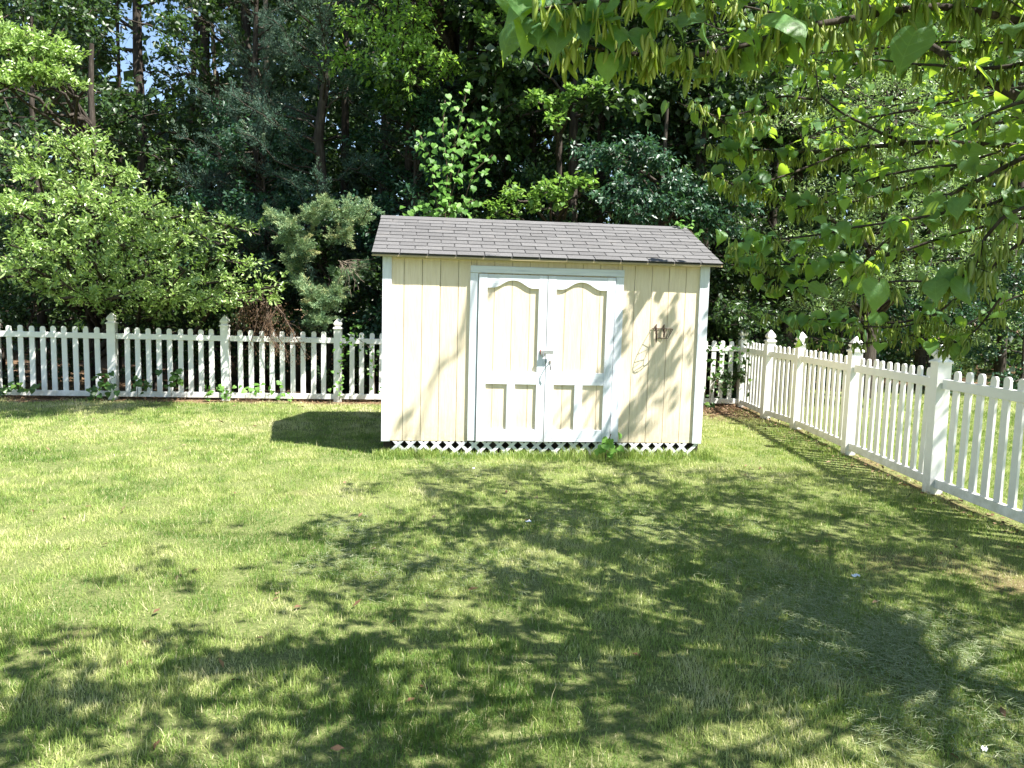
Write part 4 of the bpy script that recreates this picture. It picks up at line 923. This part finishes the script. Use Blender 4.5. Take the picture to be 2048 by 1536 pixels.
    # pod mesh: flat lens, hangs along -Z, unit length
    def pod_mesh(k):
        n = 7; V = []; F = []
        for i in range(n):
            t = i / (n - 1); w_ = .118 * math.sin(math.pi * min(1, t * .9 + .08)) ** .6 if 0 < i < n - 1 else .012; c = .05 * k * math.sin(t * 2.6)
            lump = .030 * (1 + .35 * math.sin(t * 38 + k))
            V += [(c - w_, 0, -t), (c, -lump if 0 < i < n - 1 else 0, -t), (c + w_, 0, -t), (c, lump if 0 < i < n - 1 else 0, -t)]
        for i in range(n - 1):
            for j in range(4): a = 4 * i + j; b_ = 4 * i + (j + 1) % 4; F.append((a, b_, b_ + 4, a + 4))
        me = bpy.data.meshes.new('seed_pod'); me.from_pydata(V, [], F); me.polygons.foreach_set('use_smooth', [True] * len(F)); me.update(); me.materials.append(M['pod']); return me
    pms = [pod_mesh(k - 1) for k in range(3)]
    def add_leaf(q, s, wild=1.0):
        az = rr.gauss(.2, 1.0 * wild); leaves.append((hang_matrix(Vector(q), az, rr.uniform(-1.35, .25), rr.gauss(0, .5), s * rr.uniform(.5, 1.2)), rr.randrange(4), rr.random()))
    def add_pods(q, n, s):
        for k in range(n):
            pods.append((Matrix.Translation(Vector(q) + Vector((rr.gauss(0, .012), rr.gauss(0, .012), rr.gauss(0, .006)))) @ Matrix.Rotation(rr.uniform(0, 6.3), 4, 'Z') @ Matrix.Rotation(rr.gauss(0, .30), 4, 'X') @ Matrix.Rotation(rr.gauss(0, .24), 4, 'Y') @ Matrix.Scale(s * rr.uniform(.6, 1.2), 4), rr.randrange(3), rr.random()))
    for Q, ld, pd, ls, ps in limbs:
        seg = np.linalg.norm(np.diff(Q, axis=0), axis=1).sum()
        for k in range(int(seg * 19 * ld)):
            q = interp(Q, rr.random() ** .8); side = np.array([rr.gauss(0, .045), rr.gauss(0, .05), rr.gauss(.01, .03)])
            e = q + side
            if rr.random() < .5: g.tubes.append((np.array([q, q + side * .5 + [0, 0, .012], e]), np.array([.0016, .0012, .001]), 3))
            add_leaf(e, ls)
        for k in range(int(seg * 14 * pd)):
            q = interp(Q, min(.999, max(0, (int(rr.random() * seg * 6) + rr.gauss(.5, .22)) / (seg * 6)))); off = np.array([rr.gauss(0, .03), rr.gauss(0, .05), rr.gauss(-.004, .022)])
            g.tubes.append((np.array([q, q + off]), np.array([.0018, .0014]), 3)); add_pods(q + off, rr.randrange(3, 8), ps)
    # a few leaves placed where the photo shows single large ones
    for px, py, Y, s, az, tl in [(1095, 75, 2.45, .105, .1, -.3), (1055, 60, 2.4, .11, .5, -.2), (1030, 70, 2.5, .12, -.5, -.1), (1105, 45, 2.35, .07, .1, -.5), (1118, 75, 2.4, .105, .05, -.5), (1175, 55, 2.4, .09, -.1, -.4), (1240, 70, 2.45, .085, .3, -.6), (1285, 75, 2.45, .10, .0, -.5), (1330, 55, 2.5, .095, .6, -.9), (1380, 45, 2.5, .11, -.4, -.7), (1050, -10, 2.3, .12, 0, -.1), (1010, -20, 2.4, .11, .2, 0), (1135, -30, 2.3, .10, .4, -.3), (1565, 40, 2.5, .16, .1, -.7), (1830, 80, 2.6, .15, -.6, -.2), (1760, 585, 3.0, .13, .1, -.1), (1925, 580, 3.0, .12, .3, -.2), (1870, 580, 3.0, .11, -.7, -.6), (1900, 305, 2.8, .11, .6, -.6), (1945, 310, 2.8, .11, -.2, -.9), (1960, 160, 2.7, .11, .8, -.6), (1640, 590, 3.5, .12, .3, -.8)]:
        leaves.append((hang_matrix(Vector(A_(px, py - 20, Y) - base), az, tl, rr.gauss(0, .25), s), rr.randrange(4), rr.random()))
    # wider crown above and behind, mostly out of the picture
    hidden_l = []
    for k in range(34):
        az = rr.uniform(0, 2 * math.pi); el = rr.uniform(.30, 1.25); R_ = rr.uniform(1.9, 3.3)
        tip = crotch + np.array([math.cos(az) * math.cos(el), math.sin(az) * math.cos(el), math.sin(el) * .95]) * R_
        s = np.linspace(0, 1, 8)[:, None]; P = crotch + (tip - crotch) * s + r.normal(0, .04, (8, 3)) * s; P[:, 2] += np.sin(s[:, 0] * 3.14) * .15
        px, py, dp = project(P + base)
        if ((px > -50) & (px < 2000) & (py > 30) & (dp > 0)).any(): continue
        g.tubes.append((P, np.linspace(.022, .004, 8), 6))
        for j in range(13):
            f = rr.uniform(.35, 1); p = interp(P, f); v = np.array([rr.gauss(0, 1), rr.gauss(0, 1), rr.gauss(0, .3)]); v /= np.linalg.norm(v); l = rr.uniform(.3, .8)
            e = p + v * l; g.tubes.append((np.array([p, (p + e) / 2, e]), np.array([.007, .005, .002]), 4))
            for m_ in range(11):
                q = p + v * l * rr.random() + np.array([rr.gauss(0, .05), rr.gauss(0, .05), rr.gauss(0, .04)])
                hidden_l.append(q)
    # long low boughs towards the shed: their leaves throw the streaks on its wall
    for tip in [(2.6, 7.4, 3.3), (3.1, 6.9, 2.9), (2.2, 6.6, 3.6), (3.4, 7.6, 3.6), (1.2, 5.6, 3.6), (.9, 4.2, 3.4), (2.6, 5.6, 3.8), (0.4, 3.4, 3.5), (3.6, 5.8, 3.2), (1.9, 3.0, 3.9), (1.6, 6.3, 4.1), (.2, 2.0, 3.6), (-.4, 1.2, 3.7), (.8, .6, 3.8), (-.9, 2.2, 4.2), (1.6, 1.2, 4.2)]:
        tip = np.array(tip) - base; s = np.linspace(0, 1, 9)[:, None]; P = crotch + (tip - crotch) * s + r.normal(0, .05, (9, 3)) * s * (1 - s) * 3; P[:, 2] += np.sin(s[:, 0] * 3.14) * .3
        g.tubes.append((P, np.linspace(.022, .004, 9), 6))
        for j in range(20):
            f = rr.uniform(.3, 1); p = interp(P, f); v = np.array([rr.gauss(0, 1), rr.gauss(0, 1), rr.gauss(0, .3)]); v /= np.linalg.norm(v); l = rr.uniform(.2, .6); e = p + v * l
            g.tubes.append((np.array([p, (p + e) / 2, e]), np.array([.006, .004, .002]), 4))
            for m_ in range(9): hidden_l.append(p + v * l * rr.random() + np.array([rr.gauss(0, .05), rr.gauss(0, .05), rr.gauss(0, .04)]))
    for path, nb in (([(3.2, 4.8, 5.6), (2.9, 6.2, 6.9), (2.575, 6.65, 6.75), (2.2, 6.6, 6.0), (1.88, 6.58, 5.25)], 7), ([(3.7, 5.0, 4.2), (4.0, 6.6, 4.9), (3.9, 7.3, 4.7), (3.5, 7.5, 4.3)], 12), ([(4.2, 5.0, 5.0), (4.5, 6.6, 5.6), (4.2, 7.2, 5.1)], 12), ([(3.4, 4.8, 5.2), (3.7, 6.5, 5.6), (3.9, 7.2, 5.9)], 10),
                    ([(2.5, 2.4, 4.2), (1.4, 1.6, 4.6), (.4, 1.2, 4.4)], 22), ([(2.6, 2.8, 4.6), (1.6, 2.6, 5.0), (.6, 2.6, 4.9)], 22), ([(2.6, 1.6, 4.4), (1.8, .6, 4.8), (1.0, 0, 4.6)], 20), ([(2.2, 3.4, 4.8), (1.3, 3.6, 5.0), (.5, 3.5, 5.1)], 16), ([(1.0, 1.0, 4.0), (0, .6, 4.2), (-.8, .8, 4.2)], 18), ([(3, 3.6, 5.0), (2.6, 4.6, 5.4), (2.4, 5.4, 5.3)], 20), ([(1, 2, 4.6), (0, 1.8, 4.9), (-.7, 2.0, 4.7)], 26), ([(1, 1.6, 4.0), (.2, 1.5, 4.1), (-.5, 1.6, 4.0)], 24), ([(4.2, 3.4, 3.8), (5, 4.2, 4.5), (5.6, 5.0, 4.7)], 34), ([(4.4, 4.2, 4.2), (5.0, 5.6, 4.6), (5.2, 6.6, 4.8)], 34), ([(4.6, 3.0, 4.2), (6.0, 4.0, 4.6), (6.6, 4.8, 4.9)], 30), ([(4.4, 4.6, 4.8), (6, 5.8, 5.2), (6.4, 6.4, 5.3)], 30), ([(4, 4.6, 4.4), (4.4, 5.6, 4.9), (4.5, 6.4, 5.2)], 26), ([(4.8, 2.6, 3.8), (5.8, 3.0, 4.2), (6.4, 3.4, 4.4)], 30)):
        P0 = np.array([crotch + base] + [np.array(q, float) for q in path]) - base; tt = np.linspace(0, len(P0) - 1, 14); P = np.stack([np.interp(tt, np.arange(len(P0)), P0[:, k_]) for k_ in range(3)], -1); P[1:-1] += r.normal(0, .07, (12, 3)); g.tubes.append((P, np.linspace(.024, .004, len(P)), 6))
        for j in range(nb):
            f = rr.uniform(.45, 1); p = interp(P, f); v = np.array([rr.gauss(0, 1), rr.gauss(0, 1), rr.gauss(0, .4)]); v /= np.linalg.norm(v); l = rr.uniform(.15, .3 if nb == 7 else .6); e = p + v * l
            g.tubes.append((np.array([p, (p + e) / 2, e]), np.array([.006, .004, .002]), 4))
            for m_ in range(5 if nb == 7 else 12): hidden_l.append(p + v * l * rr.random() + np.array([rr.gauss(0, .04), rr.gauss(0, .04), rr.gauss(0, .04)]))
    pth = np.array([[3.3, 3.4, 4.0], [3.9, 5.4, 4.9], [3.4, 7.0, 4.6], [2.62, 7.85, 3.75], [2.5, 7.9, 3.65]]) - base; g.tubes.append((pth, np.array([.014, .012, .008, .005, .003]), 5))
    for k in range(16): add_leaf(pth[-1] + np.array([rr.gauss(-.02, .11), rr.gauss(0, .05), rr.gauss(-.02, .06)]), .115)
    HL = np.array(hidden_l); px, py, dp = project(HL + base)
    # keep the open parts of the picture open
    inframe = (dp > 0) & (px > -30) & (px < 2080) & (py > -40) & (py < 1560)
    ok = ~inframe | ((px > 1450) & (py < 640) & (r.random(len(HL)) < .9))
    HK = HL[ok]; vis_ = inframe[ok]
    for q in HK[vis_]: add_leaf(q, .088, 2.0)
    HQ = HK[~vis_]; hx = fbm(HQ[:, 0] + HQ[:, 2] * .6, HQ[:, 1] - HQ[:, 2] * .32, 91, 3.6, 2); HQ = HQ[(hx > .50)]; n = len(HQ)
    V, F, Tn = leaf_quads(HQ, r.normal(0, .5, (n, 3)) + [0, 0, -.8], r.normal(0, .8, (n, 3)) + [0, 0, .5], .085 * (.6 + .7 * r.random(n)), .075, r.random(n), .38, .12)
    ob = link('upper_foliage', nmesh('upper_foliage', V, F, M['redbud_far'], tint=Tn), T); ob['kind'] = 'stuff'
    g.tubes = [t for t in g.tubes]
    # unseen clumps added to the upper crown to cast the dappled lawn shade
    bx_, by_ = [-80, 0, 300, 500, 600, 700, 800, 1000, 1400, 1500, 1600, 1750, 2048, 2300], [1300, 1330, 1290, 1150, 1060, 985, 935, 935, 925, 960, 930, 950, 1060, 1150]
    wood_pts = np.concatenate([t[0] for t in g.tubes if t[1][0] > .004 and t[0][:, 2].max() > 2.4]); wood_pts = wood_pts[wood_pts[:, 2] > 2.2]
    CP, CR = [], []
    for k in range(1500):
        gx_, gy_ = rr.uniform(-3.4, 4.3), rr.uniform(1.7, 8.8); px, py, dp = project(np.array([gx_, gy_, 0.0]))
        dlt = py - np.interp(px, bx_, by_)
        if dlt < 0: continue
        c = .31 if dlt > 60 else .22
        if px > 1380 and py < 1260: c = .62
        elif px > 1350: c = .14
        elif px < 800 and py > 1330: c = .80
        elif py < 1200: c = .30
        if rr.random() > c: continue
        need = (CAM_H + .43 * gy_) / (1 + .43 * .32); h = rr.uniform(max(3.3, need + .12), max(3.3, need + .12) + 1.1)
        CP.append([gx_ + .6 * h, gy_ - .32 * h, h]); CR.append(rr.uniform(.10, .26))
    CP = np.array(CP) - base
    QQ, AA = [], []
    for c, rad in zip(CP, CR):
        j = np.argmin(((wood_pts - c) ** 2).sum(1)); a = wood_pts[j]; mid_ = (a + c) / 2 + [0, 0, .06]
        g.tubes.append((np.array([a, mid_, c]), np.array([.006, .004, .002]), 3)); m_ = int(13 + 420 * rad * rad)
        QQ.append(c + r.normal(0, 1, (m_, 3)) * [rad * .62, rad * .62, rad * .45])
    QQ = np.concatenate(QQ); n = len(QQ)
    V, F, Tn = leaf_quads(QQ, r.normal(0, .5, (n, 3)) + [0, 0, -.7], r.normal(0, .7, (n, 3)) + [.3, -.2, .7], .092 * (.6 + .7 * r.random(n)), .08, r.random(n), .38, .12)
    ob = link('upper_foliage', nmesh('upper_foliage', V, F, M['redbud_far'], tint=Tn), T); ob['kind'] = 'stuff'
    print('clumps', len(CP), n)
    g.wood('trunk', M['bark'], T)
    def split(items, meshes, nm, mass, mat):
        pos = np.array([m.translation[:] for m, _, _ in items]); px, py, dp = project(pos + base)
        vis = (dp > 0) & (px > -20) & (px < 2068) & (py > -60) & (py < 1540); score = np.where(vis, dp, 99 + dp); order = np.argsort(score)
        near = set(order[:299].tolist()); base_np = [mesh_np(me) for me in meshes]; Vs, Fs, Ts, o = [], [], [], 0
        for i, (mt, k, t) in enumerate(items):
            if i in near:
                ob = link(nm, meshes[k], T); ob.matrix_local = mt
            else:
                V, F = base_np[k]; W_ = V @ np.array(mt.to_3x3()).T + np.array(mt.translation[:]); Vs.append(W_); Fs.append(F + o); Ts.append(np.full(len(V), t)); o += len(V)
        if Vs:
            ob = link(mass, nmesh(mass, np.concatenate(Vs), np.concatenate(Fs), mat, True, tint=np.concatenate(Ts)), T); ob['kind'] = 'stuff'
    split(leaves, hms, 'leaf', 'leaf_mass', M['redbud_far'])
    split(pods, pms, 'seed_pod', 'pod_mass', M['pod_far'])
    print('redbud leaves', len(leaves), 'pods', len(pods))
redbud()

# ------------------------------------------------------------------ bits of white litter on the lawn
def litter(px, py, label, s, seed):
    rr = random.Random(seed); p = gnd(px, py, .03); m = MB(); n = 5
    V = []; F = []
    for i in range(n):
        for j in range(n): V.append(((i / (n - 1) - .5) * s * (1.3 + .3 * rr.random()) + rr.gauss(0, s * .1), (j / (n - 1) - .5) * s * .8 + rr.gauss(0, s * .1), .012 + rr.random() * s * .5))
    for i in range(n - 1):
        for j in range(n - 1): a = i * n + j; F.append((a, a + n, a + n + 1, a + 1))
    o = m.add(V, F).build('paper_scrap', M['litter'], None, loc=tuple(p), rot=(0, 0, rr.uniform(0, 3))); tag(o, label, 'litter')
litter(1056, 1047, 'white crumpled scrap in the middle of the lawn', .03, 1)
litter(1712, 1157, 'white scrap on the shaded lawn at right', .03, 2)
litter(948, 940, 'small pale scrap just in front of the left shed door', .025, 3)
litter(1968, 1506, 'white scrap in the bottom right corner of the lawn', .022, 4)
print('tris', sum(len(p.vertices) - 2 for me in bpy.data.meshes for p in me.polygons[:0]), sum(len(me.loops) - 2 * len(me.polygons) for me in bpy.data.meshes), 'objects', len(bpy.data.objects))
